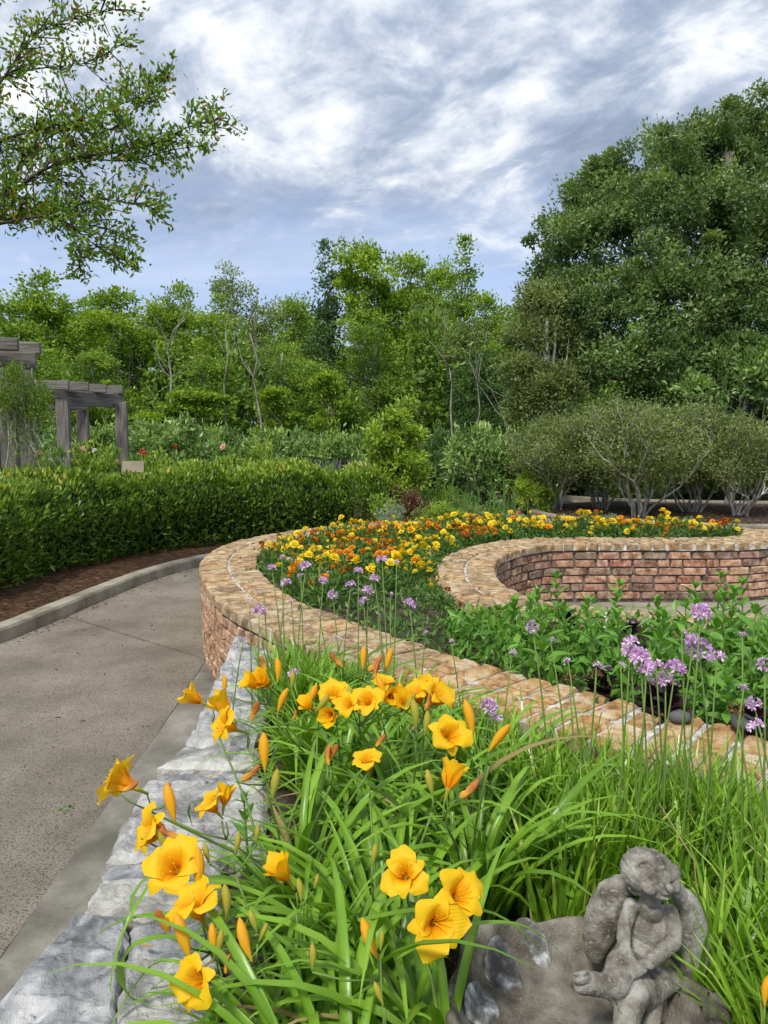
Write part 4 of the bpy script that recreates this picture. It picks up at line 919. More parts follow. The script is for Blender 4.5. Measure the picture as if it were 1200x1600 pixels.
pergola('nearest weathered grey pergola with thick posts under a hanging vine at the left edge', [(X(21, 9), 9.0, .17, 2.27), (X(46, 9.5), 9.5, .20, 2.27), (X(-6, 9.3), 9.3, .19, 2.27)],
        [((X(-130, 9), 8.75), (X(67, 9.2), 9.2), 2.37, .08, .19), ((X(-120, 9.9), 9.7), (X(60, 9.9), 9.9), 2.33, .08, .19)],
        [((X(38, 8.9)-1.7, 8.55), (X(38, 8.9), 8.95), 2.535, .09, .14), ((X(75, 9.4)-1.7, 9.1), (X(75, 9.4), 9.4), 2.54, .09, .14)])
def vine():
    base = at(28, 700, Y=8.9); base.z = 0; root = empty('climbing_vine', base, 0, 'pale green vine hanging over the posts of the nearest pergola', 'vine')
    P = []; D = []
    for _ in range(5200):
        c = R.choice(((35, 605, 30), (60, 610, 22), (10, 600, 30), (70, 625, 12), (55, 640, 18), (20, 580, 14), (10, 625, 20)))
        p = at(c[0]+R.gauss(0, c[2]*.5), c[1]+R.gauss(0, c[2]*.5), Y=8.75+R.gauss(0, .16))-base; P.append(tuple(p)); D.append((R.gauss(0, 1), R.gauss(0, 1), R.gauss(-.5, .8)))
    G = Geo()
    for _ in range(26):
        x, y = R.uniform(0, 78), R.uniform(585, 625); p = at(x, y, Y=8.72+R.uniform(-.1, .1))-base; pts = [p.copy()]
        for j in range(R.randint(4, 11)):
            p = p+Vector((R.uniform(-.05, .06), R.uniform(-.02, .02), -R.uniform(.05, .11))); pts.append(p.copy())
            for _ in range(9): P.append(tuple(p+Vector((R.gauss(0, .02), R.gauss(0, .02), R.gauss(0, .02))))); D.append((R.gauss(0, 1), R.gauss(0, 1), R.gauss(-.5, .6)))
        G.tube([tuple(q) for q in pts], .005, 4, cap=False)
    for x in (12, 36, 50):
        G.tube([tuple(at(x+R.uniform(-5, 5), y, Y=8.82)-base) for y in (745, 715, 690, 660, 630, 600, 575)], .009, 5)
    obj('stems', G.mesh('stems', M['bark_pale']), root); L_ = .035*(.6+.8*NR.rand(len(P)))
    obj('foliage', leaf_mesh('foliage', M['lime'], [leaves_arr(np.array(P), np.array(D), L_, L_*.4, tint=NR.rand(len(P))*.8)]), root)
vine()
def sign():
    b = at(208, 735, Y=10.9); root = empty('sign', (b.x, b.y, 0), 0, 'small blank tan reading panel on a dark stand rising above the hedge', 'sign')
    G = Geo(); G.box((0, 0, 0), (.30, .02, .20)); q = obj('panel', G.mesh('panel', M['sign_panel']), root, (0, 0, 1.05), (rad(-38), 0, rad(10)))
    G = Geo(); G.box((-.02, .03, .5), (.05, .05, 1.0)); obj('post', G.mesh('post', M['dark_metal']), root)
    G = Geo(); G.tube([(-.02, .03, .92), (-.05, -.03, .98), (-.10, -.05, 1.0)], [.03, .025, .02], 5); obj('bracket', G.mesh('bracket', M['dark_metal']), root)
sign()
def box_post():
    b = at(312, 722, Y=13.5); root = empty('square_post', (b.x, b.y, 0), 0, 'small pale square post with a pinkish cap in the bed beyond the hedge', 'post')  # plain post with a cap, no lamp in it
    G = Geo(); G.box((0, 0, .5), (.16, .16, 1.0)); obj('post', G.mesh('post', M['pale_box']), root)
    G = Geo(); G.box((0, 0, 1.03), (.2, .2, .05)); obj('cap', G.mesh('cap', M['cap_brick']), root)
box_post()
#@@FRONT
# ------------------------------------------------------------------ planting in the raised bed
def dist_to(path, x, y): return min((p.x-x)**2+(p.y-y)**2 for p in path)**.5
def head_mesh(name, mat, r, n, rows=3, flat=.6, seed=0):
    P = []; D = []; L = []
    for k in range(rows):
        m = n-3*k; a0 = R.random()*6
        for i in range(m):
            a = a0+2*PI*i/m; el = (0.15+0.42*k)*1.0
            D.append((math.cos(a)*math.cos(el), math.sin(a)*math.cos(el), math.sin(el)*flat*1.6)); P.append((math.cos(a)*r*.12, math.sin(a)*r*.12, r*.16*k)); L.append(r*(1-.17*k)*R.uniform(.88, 1.1))
    V, Fc, t = leaves_arr(np.array(P), np.array(D), np.array(L), r*.62, fold=.1, mid=.7)
    # lay petals flat: keep their side vector horizontal
    V = V.reshape(-1, 4, 3); Dn = unit(np.array(D)); S = unit(np.cross(Dn, np.array([0, 0, 1.0]))); m = V[:, 0]+Dn*np.array(L)[:, None]*.72; wd = r*.30
    V[:, 1] = m-S*wd; V[:, 3] = m+S*wd; V[:, 2, 2] -= r*.12
    return leaf_mesh(name, M[mat], [(V.reshape(-1, 3), Fc, t)])
MG = {c: [head_mesh('flower', 'marigold_'+c, .026, 10) for _ in range(3)] for c in ('yellow', 'orange', 'rust')}
MG['pale'] = [head_mesh('flower', 'pansy_pale', .03, 6, rows=2)]
def marigold_foliage():
    n = 130; d = rnd_dirs(n); d[:, 2] = np.abs(d[:, 2]); P = d*np.array([.085, .085, .13])*(.35+.65*NR.rand(n))[:, None]; P[:, 2] += .02
    G = Geo()
    for k in range(5):
        a = R.uniform(0, 6.28); G.tube([(0, 0, -.02), (math.cos(a)*.03, math.sin(a)*.03, .07), (math.cos(a)*.06, math.sin(a)*.06, .13)], [.004, .003, .002], 4, cap=False)
    return G.mesh('stem', M['stem_green']), leaf_mesh('foliage', M['bed_green'], [leaves_arr(P, unit(d+NR.normal(size=(n, 3))*.5), .045*(.6+.7*NR.rand(n)), .014)])
MF = [marigold_foliage() for _ in range(4)]
def marigolds():
    pts = []; tries = 0
    while len(pts) < 230 and tries < 30000:
        tries += 1; x, y = R.uniform(-1.3, 3.6), R.uniform(4.35, 8.45)
        if not in_poly(x, y, BED) or dist_to(OUTC[::3], x, y) < .30 or dist_to(NICHE[::3], x, y) < .31: continue
        if x > -.25 and y < 5.0 and R.random() < .75: continue
        if any((a-x)**2+(b-y)**2 < .125**2 for a, b in pts): continue
        pts.append((x, y))
    for x, y in pts:
        u = mnoise.noise((x*1.1, y*1.3, 3.3))+R.uniform(-.45, .45)
        u += .12
        if y > 7.05 and x > .6: u += .16
        c = 'yellow' if u > .02 else ('orange' if u > -.33 else 'rust')
        if x < .3 and y < 5.4 and R.random() < .1: c = 'pale'
        zone = ('behind the niche wall' if x > .9 else 'at the back of the loop' if y > 7 else 'beside the left cap' if x < -.45 else 'near the niche wall end' if x > .05 and y > 5.2 else 'in the thin front of the bed' if y < 5.2 else 'in the middle of the loop')
        if x > 2.6: zone = 'at the right tip'
        row = ('in the front row ' if y < 7.45 else 'in the middle row ' if y < 7.75 else 'in the back row ') if x > .9 else ''
        col = {'yellow': 'yellow marigold', 'orange': 'orange marigold', 'rust': 'rust-red marigold', 'pale': 'pale lilac pansy'}[c]
        nfl = R.choice((3, 4, 5)) if y > 5 else R.choice((1, 2, 3))
        root = empty('marigold_plant' if c != 'pale' else 'pansy_plant', (x, y, .485), R.uniform(0, 6.28), None, 'flower', f'{col} plants {zone}')
        later(root, col, row+zone, x/y)
        s = R.uniform(.9, 1.35); root.scale = (s, s, s*R.uniform(.85, 1.15)); st, fo = R.choice(MF)
        obj('stem', st, root); obj('foliage', fo, root)
        for k in range(nfl):
            a = R.uniform(0, 6.28); r = R.uniform(.01, .075); cc = c if R.random() < .85 or c == 'pale' else R.choice(('yellow', 'orange', 'rust'))
            obj('flower', R.choice(MG[cc]), root, (r*math.cos(a), r*math.sin(a), R.uniform(.10, .175)), (R.uniform(-.6, .7), R.uniform(-.5, .5), R.uniform(0, 6)), R.uniform(.5, 1.25))
marigolds()
def bed_cover():
    P = []; 
    for _ in range(34000):
        x, y = R.uniform(-1.3, 3.4), R.uniform(2.4, 8.2)
        if not in_poly(x, y, BED) or dist_to(OUTC[::4], x, y) < .23 or dist_to(NICHE[::4], x, y) < .23: continue
        if mnoise.noise((x*2.2, y*2.2, 8))+(.4 if x > .25 and y < 4 else .22) < 0: continue
        P.append((x, y, .49+R.random()**1.5*.075))
    P = np.array(P); D = NR.normal(size=P.shape)+np.array([0, 0, 1.2]); L_ = .035*(.5+NR.rand(len(P)))
    o = obj('bed_seedlings', leaf_mesh('bed_seedlings', M['bed_green'], [leaves_arr(P, D, L_, L_*.45)])); tag(o, 'low green seedlings covering the soil of the planter', 'ground cover', kind='stuff')
bed_cover()

def lance_mesh(name, mat, seed, w=.42, curl=.35):
    """unit-length pointed leaf with midrib fold and curl"""
    r = random.Random(seed); V = []; T = []; m = 5
    for i in range(m+1):
        t = i/m; ww = w/2*math.sin(PI*min(1, t*.93+.07))**.8*(1 if 0 < i < m else .05); z = .18*t-curl*t*t+r.uniform(-.015, .015)
        for s in (-1, 0, 1): V.append((t*.98, s*ww, z+abs(s)*ww*.45+r.uniform(-.02, .02)*abs(s))); T.append(.45+r.uniform(-.12, .12)+(.1 if s == 0 else 0))
    Fc = [(i*3+j, (i+1)*3+j, (i+1)*3+j+1, i*3+j+1) for i in range(m) for j in range(2)]
    return mesh_np(name, V, Fc, M[mat], T, smooth=True)
MINT = [lance_mesh('leaf', 'mint', s, R.uniform(.34, .5), R.uniform(.1, .5)) for s in range(5)]
PERI = [lance_mesh('leaf', 'perilla', 20+s, .75, R.uniform(.2, .7)) for s in range(4)]
def leafy_plant(name, x, y, z, h, pairs, L, protos, label, cat, group, stemmat='stem_green', spread=1.0):
    root = empty(name, (x, y, z), R.uniform(0, 6), label, cat, group); G = Geo(); lean = (R.uniform(-.12, .12), R.uniform(-.12, .12))
    G.tube([(0, 0, -.02), (lean[0]*h*.4, lean[1]*h*.4, h*.5), (lean[0]*h, lean[1]*h, h)], [.005, .004, .0025], 5); obj('stem', G.mesh('stem', M[stemmat]), root)
    a = R.uniform(0, 3)
    for k in range(pairs):
        f = (k+1)/pairs; zz = h*(.12+.88*f); a += PI/2+R.uniform(-.3, .3); sz = L*(1.1-.55*f**2)*R.uniform(.85, 1.15)
        for s in range(2 if k < pairs-1 else 4):
            aa = a+s*(PI if k < pairs-1 else PI/2)+R.uniform(-.2, .2); up = -.15-.75*f+R.uniform(-.3, .2)
            obj('leaf', R.choice(protos), root, (lean[0]*zz, lean[1]*zz, zz), (R.uniform(-.3, .3), up, aa), (sz*spread, sz*R.uniform(.9, 1.2), sz))
    return root
def mint_bed():
    spots = []; k = 0; t = 0
    while k < 62 and t < 5000:
        t += 1; x, y = R.uniform(.45, 3.0), R.uniform(1.6, 3.7)
        if not in_poly(x, y, BED) or dist_to(OUTC[::2], x, y) < .27 or dist_to(NICHE[::2], x, y) < .24: continue
        if any((a-x)**2+(b-y)**2 < .15**2 for a, b in spots): continue
        spots.append((x, y)); k += 1
        row = 'beside the paved niche' if dist_to(NICHE[::2], x, y) < .55 else 'behind the front cap' if dist_to(OUTC[::2], x, y) < .5 else 'in the middle of the green patch'
        h = R.uniform(.24, .42) if row != 'beside the paved niche' else R.uniform(.20, .33); o_ = leafy_plant('mint_plant', x, y, .49, h, R.choice((6, 7, 8)), R.uniform(.085, .115), MINT, None, 'plant', 'leafy green plants in the right of the raised bed')
        later(o_, ('tall' if h > .34 else 'short')+' leafy green plant', row, x/y)
    P = []
    for _ in range(9000):
        x, y = R.uniform(.3, 3.0), R.uniform(1.6, 3.8)
        if in_poly(x, y, BED) and dist_to(OUTC[::3], x, y) > .22 and dist_to(NICHE[::3], x, y) > .22: P.append((x, y, .49+R.random()*.17))
    P = np.array(P); L_ = .06*(.6+.6*NR.rand(len(P))); o = obj('mint_undergrowth', leaf_mesh('mint_undergrowth', M['mint'], [leaves_arr(P, NR.normal(size=P.shape)+np.array([0, 0, .8]), L_, L_*.45, tint=NR.rand(len(P))*.6)])); tag(o, 'mat of small green leaves under the mint-like plants', 'ground cover', kind='stuff')
mint_bed()
for px, py, Y, lab in ((985, 975, 3.3, 'dark purple-leaved plant nearest the paved niche'), (940, 1085, 2.75, 'small dark purple-leaved plant behind the front cap'), (1018, 1085, 2.6, 'largest dark purple-leaved plant, below the lilac garlic flowers'),
                       (1178, 1120, 2.35, 'dark purple-leaved plant at the right edge'), (885, 968, 3.7, 'smallest dark purple-leaved plant, left of the green patch'), (1050, 1075, 2.5, 'dark purple-leaved plant right beside the largest one')):
    p = at(px, py, Y=Y); leafy_plant('perilla_plant', p.x, p.y, .49, min(.20, max(.12, p.z-.50)), 9, .095, PERI, lab, 'plant', 'dark purple-leaved plants in the raised bed', 'bark_dark')
PB = [shrub_proto(1500, .10, .45, 'bed_green', ncl=40) for _ in range(2)]
for px, ty, Y, w, z0, lab, mat, nm in ((765, 950, 4.0, 110, .49, 'fine bright green bushy plant at the foot of the curved niche wall', 'lime', 'bushy_plant'), (720, 985, 3.75, 60, .49, 'small fine green plant left of the bushy one', 'bed_green', 'bushy_plant'),
        (540, 843, 6.4, 60, .49, 'soft green plant without flowers among the marigolds', 'lime', 'bushy_plant'), (845, 940, 3.95, 60, .49, 'low pale green plant beside the niche cap', 'bed_green', 'bushy_plant'),
        (635, 758, 10.6, 70, .05, 'reddish brown low bush in front of the young magnolia', 'red_leaf', 'red_bush'), (690, 785, 8.15, 75, .49, 'feathery bright green plant behind the marigolds', 'lime', 'feathery_plant'),
        (735, 803, 8.1, 40, .49, 'small silvery plant among the marigolds at the back', 'silver_leaf', 'silver_plant'), (958, 803, 7.75, 26, .49, 'pale silvery upright plant near the right tip of the bed', 'silver_leaf', 'silver_plant'), (1080, 806, 7.7, 26, .49, 'silvery plant at the right tip of the bed among rust-red heads', 'silver_leaf', 'silver_plant'),
        (600, 772, 10.4, 60, .05, 'low green plant just right of the hedge end', 'lime', 'bushy_plant'), (665, 778, 10.9, 60, .05, 'low green plant right of the reddish bush', 'bed_green', 'bushy_plant'), (720, 775, 11.5, 90, .05, 'low leafy plant behind the grassy stalks', 'bed_green', 'bushy_plant'),
        (770, 785, 10.9, 70, .05, 'low green plant beside the far path', 'bed_green', 'bushy_plant'), (610, 790, 9.7, 70, .05, 'small grey-green plant against the back of the planter', 'silver_leaf', 'bushy_plant'), (690, 760, 12.8, 70, .05, 'pale green plant under the camellias', 'lime', 'bushy_plant'),
        (655, 795, 9.9, 70, .05, 'yellowish low plant behind the planter wall', 'olive', 'bushy_plant'), (403, 680, 13.5, 80, .05, 'lime-green plant rising above the middle of the hedge', 'lime', 'bushy_plant'), (740, 790, 9.9, 80, .05, 'low straw-coloured plant behind the planter', 'olive', 'bushy_plant')):
    shrub(R.choice(PB), px, ty, Y, w*1.1, lab, None, nm, z0, 'plant', mat)
def rose_bushes():
    rose = [head_mesh('flower', 'pink_flower', .05, 8), head_mesh('flower', 'red_flower', .06, 8), head_mesh('flower', 'pansy_pale', .045, 8)]
    for k, (px, ty, Y, w, fl, lab) in enumerate([(40, 708, 10.6, 110, [0, 0, 0, 2], 'pink rose bush below the nearest pergola'), (90, 700, 12, 90, [0, 2], 'rose bush between the two pergolas'), (150, 690, 12.2, 90, [0, 0, 2, 2], 'pink and white rose bush in front of the far pergola posts'),
              (195, 700, 12.4, 80, [0], 'rose bush left of the tan sign'), (250, 706, 12.2, 90, [1, 1, 1], 'rose bush with dark red blooms right of the tan sign'), (315, 708, 12.4, 100, [0], 'pale rose bush beside the small square post'), (365, 712, 12.2, 80, [2], 'rose bush left of the lime-green plant'),
              (440, 716, 12.8, 90, [], 'low green bush before the purple salvia'), (500, 718, 12.9, 90, [], 'low green bush beyond the right part of the hedge')]):
        r = shrub(R.choice(PB), px, ty, Y, w*1.15, lab, 'rose bushes beyond the hedge', 'rose_bush', 0.05, mat='lime' if k % 2 == 0 else 'bed_green')
        for f in fl:
            a = R.uniform(0, 6.28); obj('flower', rose[f], r, (.45*math.cos(a), .45*math.sin(a), R.uniform(.8, 1.08)), (R.uniform(-.5, .5), R.uniform(-.5, .5), 0), (1.3, 1.3, .9))
rose_bushes()
def salvia():
    for k, px in enumerate((85, 425, 448, 470, 495, 520, 548)):
        Y = R.uniform(14.8, 15.6); b = at(px, 700, Y=Y); root = empty('salvia_plant', (b.x, Y, .05), 0, f'salvia with dark purple flower spikes {"behind the nearest pergola" if px < 100 else ["","left end of its row","second from the left of its row","third from the left of its row","third from the right of its row","second from the right of its row","right end of its row"][k]}', 'plant', 'purple salvia before the far shrubs')
        n = 900; P = np.stack((NR.uniform(-.22, .22, n), NR.uniform(-.2, .2, n), NR.rand(n)*.75), 1)
        obj('foliage', leaf_mesh('foliage', M['silver_leaf'], [leaves_arr(P, NR.normal(size=P.shape)*.5+np.array([0, 0, 1.]), .07, .015, tint=NR.rand(n)*.4)]), root)
        P = []; 
        for _ in range(16):
            x, y, h = R.uniform(-.24, .24), R.uniform(-.2, .2), R.uniform(.8, 1.02)
            for j in range(26): P.append((x+R.gauss(0, .008), y+R.gauss(0, .008), h-R.random()*.2))
        P = np.array(P); obj('flower_spikes', leaf_mesh('flower_spikes', M['salvia'], [leaves_arr(P, NR.normal(size=P.shape), .022, .02)]), root)
salvia()
def stalks():
    for k, (px, ty, Y, n, lab) in enumerate([(705, 742, 10.2, 9, 'clump of thin upright stalks right of the feathery plant'), (775, 752, 9.3, 12, 'clump of dark upright stalks with narrow leaves behind the marigolds'), (745, 765, 9.5, 8, 'small clump of stalks between two bigger ones'), (800, 768, 9.2, 8, 'short stalks beside the far path')]):
        b = at(px, 800, Y=Y); h = at(px, ty, Y=Y).z-.05; root = empty('stalk_plant', (b.x, Y, .05), 0, lab, 'plant', 'upright stalks behind the planter'); P = []; D = []
        for _ in range(n):
            G = Geo(); x, y = R.uniform(-.16, .16), R.uniform(-.12, .12); hh = h*R.uniform(.7, 1); l = R.uniform(-.08, .08); G.tube([(x, y, -.03), (x+l*.4, y, hh*.6), (x+l, y, hh)], [.008, .006, .003], 5)
            obj('stem', G.mesh('stem', M['stem_green']), root)
            for j in range(12): P.append((x+l*j/12, y, hh*(.2+.8*j/12))); D.append((R.gauss(0, .6), R.gauss(0, .6), .9))
        obj('foliage', leaf_mesh('foliage', M['bed_green'], [leaves_arr(np.array(P), np.array(D), .13, .012)]), root)
stalks()
def pebbles():
    for px, py, s, lab in ((1062, 1128, .033, 'dark rounded stone on the inner edge of the front cap'), (1165, 1140, .045, 'larger dark rounded stone at the right end of the front cap'), (690, 935, .03, 'dark pebble at the foot of the curved niche wall')):
        p = at(px, py, z=.57 if px > 800 else .5); G = Geo(); V = []; r = random.Random(px)
        for i in range(7):
            th = PI*i/6
            for j in range(10): q = s*(1+r.uniform(-.1, .1)); V.append((q*math.sin(th)*math.cos(2*PI*j/10)*1.15, q*math.sin(th)*math.sin(2*PI*j/10), q*.65*math.cos(th)+s*.5))
        Fc = [(i*10+j, i*10+(j+1) % 10, (i+1)*10+(j+1) % 10, (i+1)*10+j) for i in range(6) for j in range(10)]
        o = obj('pebble', mesh_np('pebble', V, Fc, M['dark_pebble'], smooth=True), None, p); tag(o, lab, 'stone', 'dark stones in the raised bed')
pebbles()
def mulch_straw():
    P = []; fr = frames(KERB)
    for _ in range(14000):
        p, d, n = R.choice(fr); q = p+n*R.uniform(.15, 1.5)
        if q.y > 0: P.append((q.x, q.y, .066+R.random()*.02))
    P = np.array(P); D = NR.normal(size=P.shape)*np.array([1, 1, .12]); o = obj('pine_straw', leaf_mesh('pine_straw', M['straw'], [leaves_arr(P, D, .09*(.5+NR.rand(len(P))), .006)])); tag(o, 'brown pine straw and leaf litter under the hedge', 'mulch', kind='stuff')
    P = []
    for _ in range(5000):
        x, y = R.uniform(-.6, 2.2), R.uniform(-.3, 3.6)
        if in_poly(x, y, LILY_BED): P.append((x, y, .36+R.random()*.02))
    P = np.array(P); D = NR.normal(size=P.shape)*np.array([1, 1, .15]); o = obj('leaf_litter', leaf_mesh('leaf_litter', M['straw'], [leaves_arr(P, D, .07*(.5+NR.rand(len(P))), .008)])); tag(o, 'dry brown leaf litter on the soil under the daylilies', 'mulch', kind='stuff')
    P = []
    for _ in range(2600): x, y = R.uniform(2.8, 9), R.uniform(11.9, 15.5); P.append((x, y, .08))
    P = np.array(P); D = NR.normal(size=P.shape)*np.array([1, 1, .15]); o = obj('bark_litter', leaf_mesh('bark_litter', M['straw'], [leaves_arr(P, D, .08, .02)])); tag(o, 'scattered leaf litter on the dark island bed', 'mulch', kind='stuff')
mulch_straw()

# ------------------------------------------------------------------ daylilies
def tepal(name, mat, W, L_open, ruffle, seed, mode='open', curl=1.0):
    """grows from the throat at the origin; the flower's axis is +Z, the tepal leans to +X"""
    r = random.Random(seed); m, k = 9, 2; V = []; A = []; Cc = []; ph = r.uniform(0, 6)
    for i in range(m+1):
        t = i/m
        if mode == 'open': rr = .004+L_open*(.30*t+.70*t**1.9); z = L_open*(1.02*math.sin(min(1, t*1.05)*PI/2)**1.0-.30*curl*max(0, t-.6)**1.3*2.2)
        else: rr = .004+L_open*(.28*t+.30*t**2.4); z = L_open*1.18*t
        w = W*max(.06, math.sin(PI*min(1, (t*.74+.06)))**.8)*(1 if i < m else .42)
        for j in range(-k, k+1):
            s = j/k; ry = w/2*s; ru = ruffle*(math.sin(t*15+ph+s*1.6)+.4*math.sin(t*31+ph*2))*abs(s)**1.6*t
            V.append((rr-abs(s)**2*w*.16+ru*.4, ry*(1+.08*math.sin(9*t+ph)), z+abs(s)**1.5*w*.12*(1-t)+ru)); A.append(t); Cc.append(s)
    n = 2*k+1; Fc = [(i*n+j, i*n+j+1, (i+1)*n+j+1, (i+1)*n+j) for i in range(m) for j in range(n-1)]
    return mesh_np(name, V, Fc, M[mat], None, True, {'along': A, 'across': Cc})
TEP = {'open': ([tepal('petal', 'petal', .050, .045, .0055, s) for s in range(4)], [tepal('petal', 'petal', .030, .043, .002, 10+s, curl=1.5) for s in range(3)]),
       'half': ([tepal('petal', 'petal', .042, .046, .005, 20+s, 'half') for s in range(3)], [tepal('petal', 'petal', .027, .046, .002, 30+s, 'half') for s in range(3)])}
def lathe_attr(name, mat, prof, n=9, groove=0.0, along=None, bend=0.0):
    V = []; A = []; Cc = []
    for i, (r, z) in enumerate(prof):
        for j in range(n): a = 2*PI*j/n; q = r*(1+groove*math.cos(3*a)); V.append((q*math.cos(a)+bend*z*z, q*math.sin(a), z)); A.append(i/(len(prof)-1) if along is None else along[i]); Cc.append(j/n)
    Fc = [(i*n+j, i*n+(j+1) % n, (i+1)*n+(j+1) % n, (i+1)*n+j) for i in range(len(prof)-1) for j in range(n)]+[tuple((len(prof)-1)*n+j for j in range(n))]
    return mesh_np(name, V, Fc, M[mat], None, True, {'along': A, 'across': Cc})
TUBE = lathe_attr('flower', 'young_bud', [(.0022, -.028), (.003, -.016), (.0045, -.004), (.0065, .004)], 8, along=[.0, .3, .8, 1])
BUD = [lathe_attr('bud', 'bud', [(.0018, -.012), (.0032, -.004), (.0058, .006), (.0083, .018), (.0092, .030), (.0078, .042), (.0046, .050), (.0012, .055)], 9, .10, bend=b) for b in (0, 3, -3)]
GBUD = [lathe_attr('bud', 'young_bud', [(.0016, -.008), (.003, -.002), (.0050, .006), (.0062, .014), (.0056, .022), (.0034, .028), (.001, .032)], 9, .10, bend=b) for b in (0, 4)]
WILT = []
for s in range(3):
    r = random.Random(s+5); V = []; A = []; Cc = []; n, m = 9, 9
    for i in range(m+1):
        t = i/m; q = .0035+.0048*math.sin(PI*t)**.8*(1+.35*math.sin(8*t+s)); 
        for j in range(n): a = 2*PI*j/n+t*1.6; g = q*(1+.5*math.cos(3*a+s)+.12*r.uniform(-1, 1)); V.append((g*math.cos(a)+.018*t*t*math.sin(s*2+1), g*math.sin(a)+.012*t*t, .058*t)); A.append(t); Cc.append(j/n)
    Fc = [(i*n+j, i*n+(j+1) % n, (i+1)*n+(j+1) % n, (i+1)*n+j) for i in range(m) for j in range(n)]
    WILT.append(mesh_np('withered_flower', V, Fc, M['wilted'], None, True, {'along': A, 'across': Cc}))
def stamens_mesh():
    G = Geo()
    for k in range(6):
        a = 2*PI*k/6+.3; x, y = math.cos(a), math.sin(a); G.tube([(x*.002, y*.002, .004), (x*.005, y*.005, .026), (x*.010, y*.010, .044), (x*.0125, y*.0125, .050)], [.0006, .0005, .0005, .0010], 4)
    return G.mesh('stamens', M['marigold_yellow'])
STAM = stamens_mesh()

def strap(pts, w, name='leaf', mat='blade', fold=.28, tint=.5, taper=True, kink=0):
    """long folded strap leaf along 3-D points"""
    P = [Vector(p) for p in pts]; V = []; T = []; m = len(P)-1
    for i, p in enumerate(P):
        d = (P[min(i+1, m)]-P[max(i-1, 0)]).normalized(); s = d.cross(Vector((0, 0, 1)))
        if s.length < 1e-3: s = Vector((1, 0, 0))
        s.normalize(); n = s.cross(d); t = i/m; ww = w/2*(.55+.45*math.sin(PI*min(1, t*.9+.1)))*(1-t**3.2*.97 if taper else 1)
        V += [tuple(p-s*ww+n*ww*fold*2), tuple(p), tuple(p+s*ww+n*ww*fold*2)]; T += [tint-.08, tint+.08, tint-.02]
    Fc = [(i*3+j, (i+1)*3+j, (i+1)*3+j+1, i*3+j+1) for i in range(m) for j in range(2)]
    return mesh_np(name, V, Fc, M[mat], T, smooth=True)
LILYLEAF = []
for s in range(16):
    Lg = R.uniform(.38, .62); P = []; x = z = 0; el = rad(R.uniform(70, 86)); m = 10; drop = R.uniform(80, 170)/m; sd = R.uniform(-.006, .006)
    for i in range(m+1):
        P.append((x, sd*i*i*.25, z)); x += Lg/m*math.cos(el); z += Lg/m*math.sin(el); el -= rad(drop*(.5+1.1*i/m))
    LILYLEAF.append(strap(P, R.uniform(.017, .027), tint=.15+.5*R.random()))

CL = [(-.13, 1.22), (-.18, 1.62), (-.12, 2.06), (.06, 1.92), (.20, 1.66), (.0, 1.42), (.10, 1.18), (-.26, 2.42), (.02, 2.34), (-.06, 1.0), (-.32, 2.85), (.27, 2.1)]
CLN = ['nearest the front left stones', 'leaning over the pale stones', 'left of the densest flowers', 'with the densest cluster of flowers', 'with two trumpets one above the other',
       'with one ragged flower in the front centre', 'with three big flowers beside the birdbath', 'by the far stones', 'behind the densest flowers', 'at the very front', 'in the corner where stones meet brick', 'right of the densest flowers']
LP = []
for k, (x, y) in enumerate(CL):
    root = empty('daylily_plant', (x, y, .345), 0, 'golden flowered daylily '+CLN[k] if k not in (7, 8, 9, 10, 11) else 'clump of arching green daylily leaves '+CLN[k], 'daylily', 'daylilies in the stone-edged bed'); LP.append(root)
    for j in range(84 if k < 9 else 60):
        a = R.uniform(0, 6.28); r = R.uniform(0, .07); q = R.uniform(.72, 1.15)
        if x < -.1 and math.cos(a) < -.25: q *= .62
        for f_ in (.25, .42, .55):
            if math.hypot(x+f_*q*math.cos(a)-.345, y+f_*q*math.sin(a)-1.255) < .27 or (k in (5, 6, 9) and math.cos(a) > .1 and math.sin(a) < .55): a = R.uniform(1.5, 4.5); q *= .75; break
        lf_ = obj('leaf', R.choice(LILYLEAF), root, (r*math.cos(a), r*math.sin(a), -.01), (R.uniform(-.18, .18), R.uniform(-.3, .22), a+R.uniform(-.25, .25)), (q, q, q))
        if R.random() < .035: lf_.material_slots[0].link = 'OBJECT'; lf_.material_slots[0].material = M['dry_blade']; lf_['label'] = 'dried straw-coloured leaf'
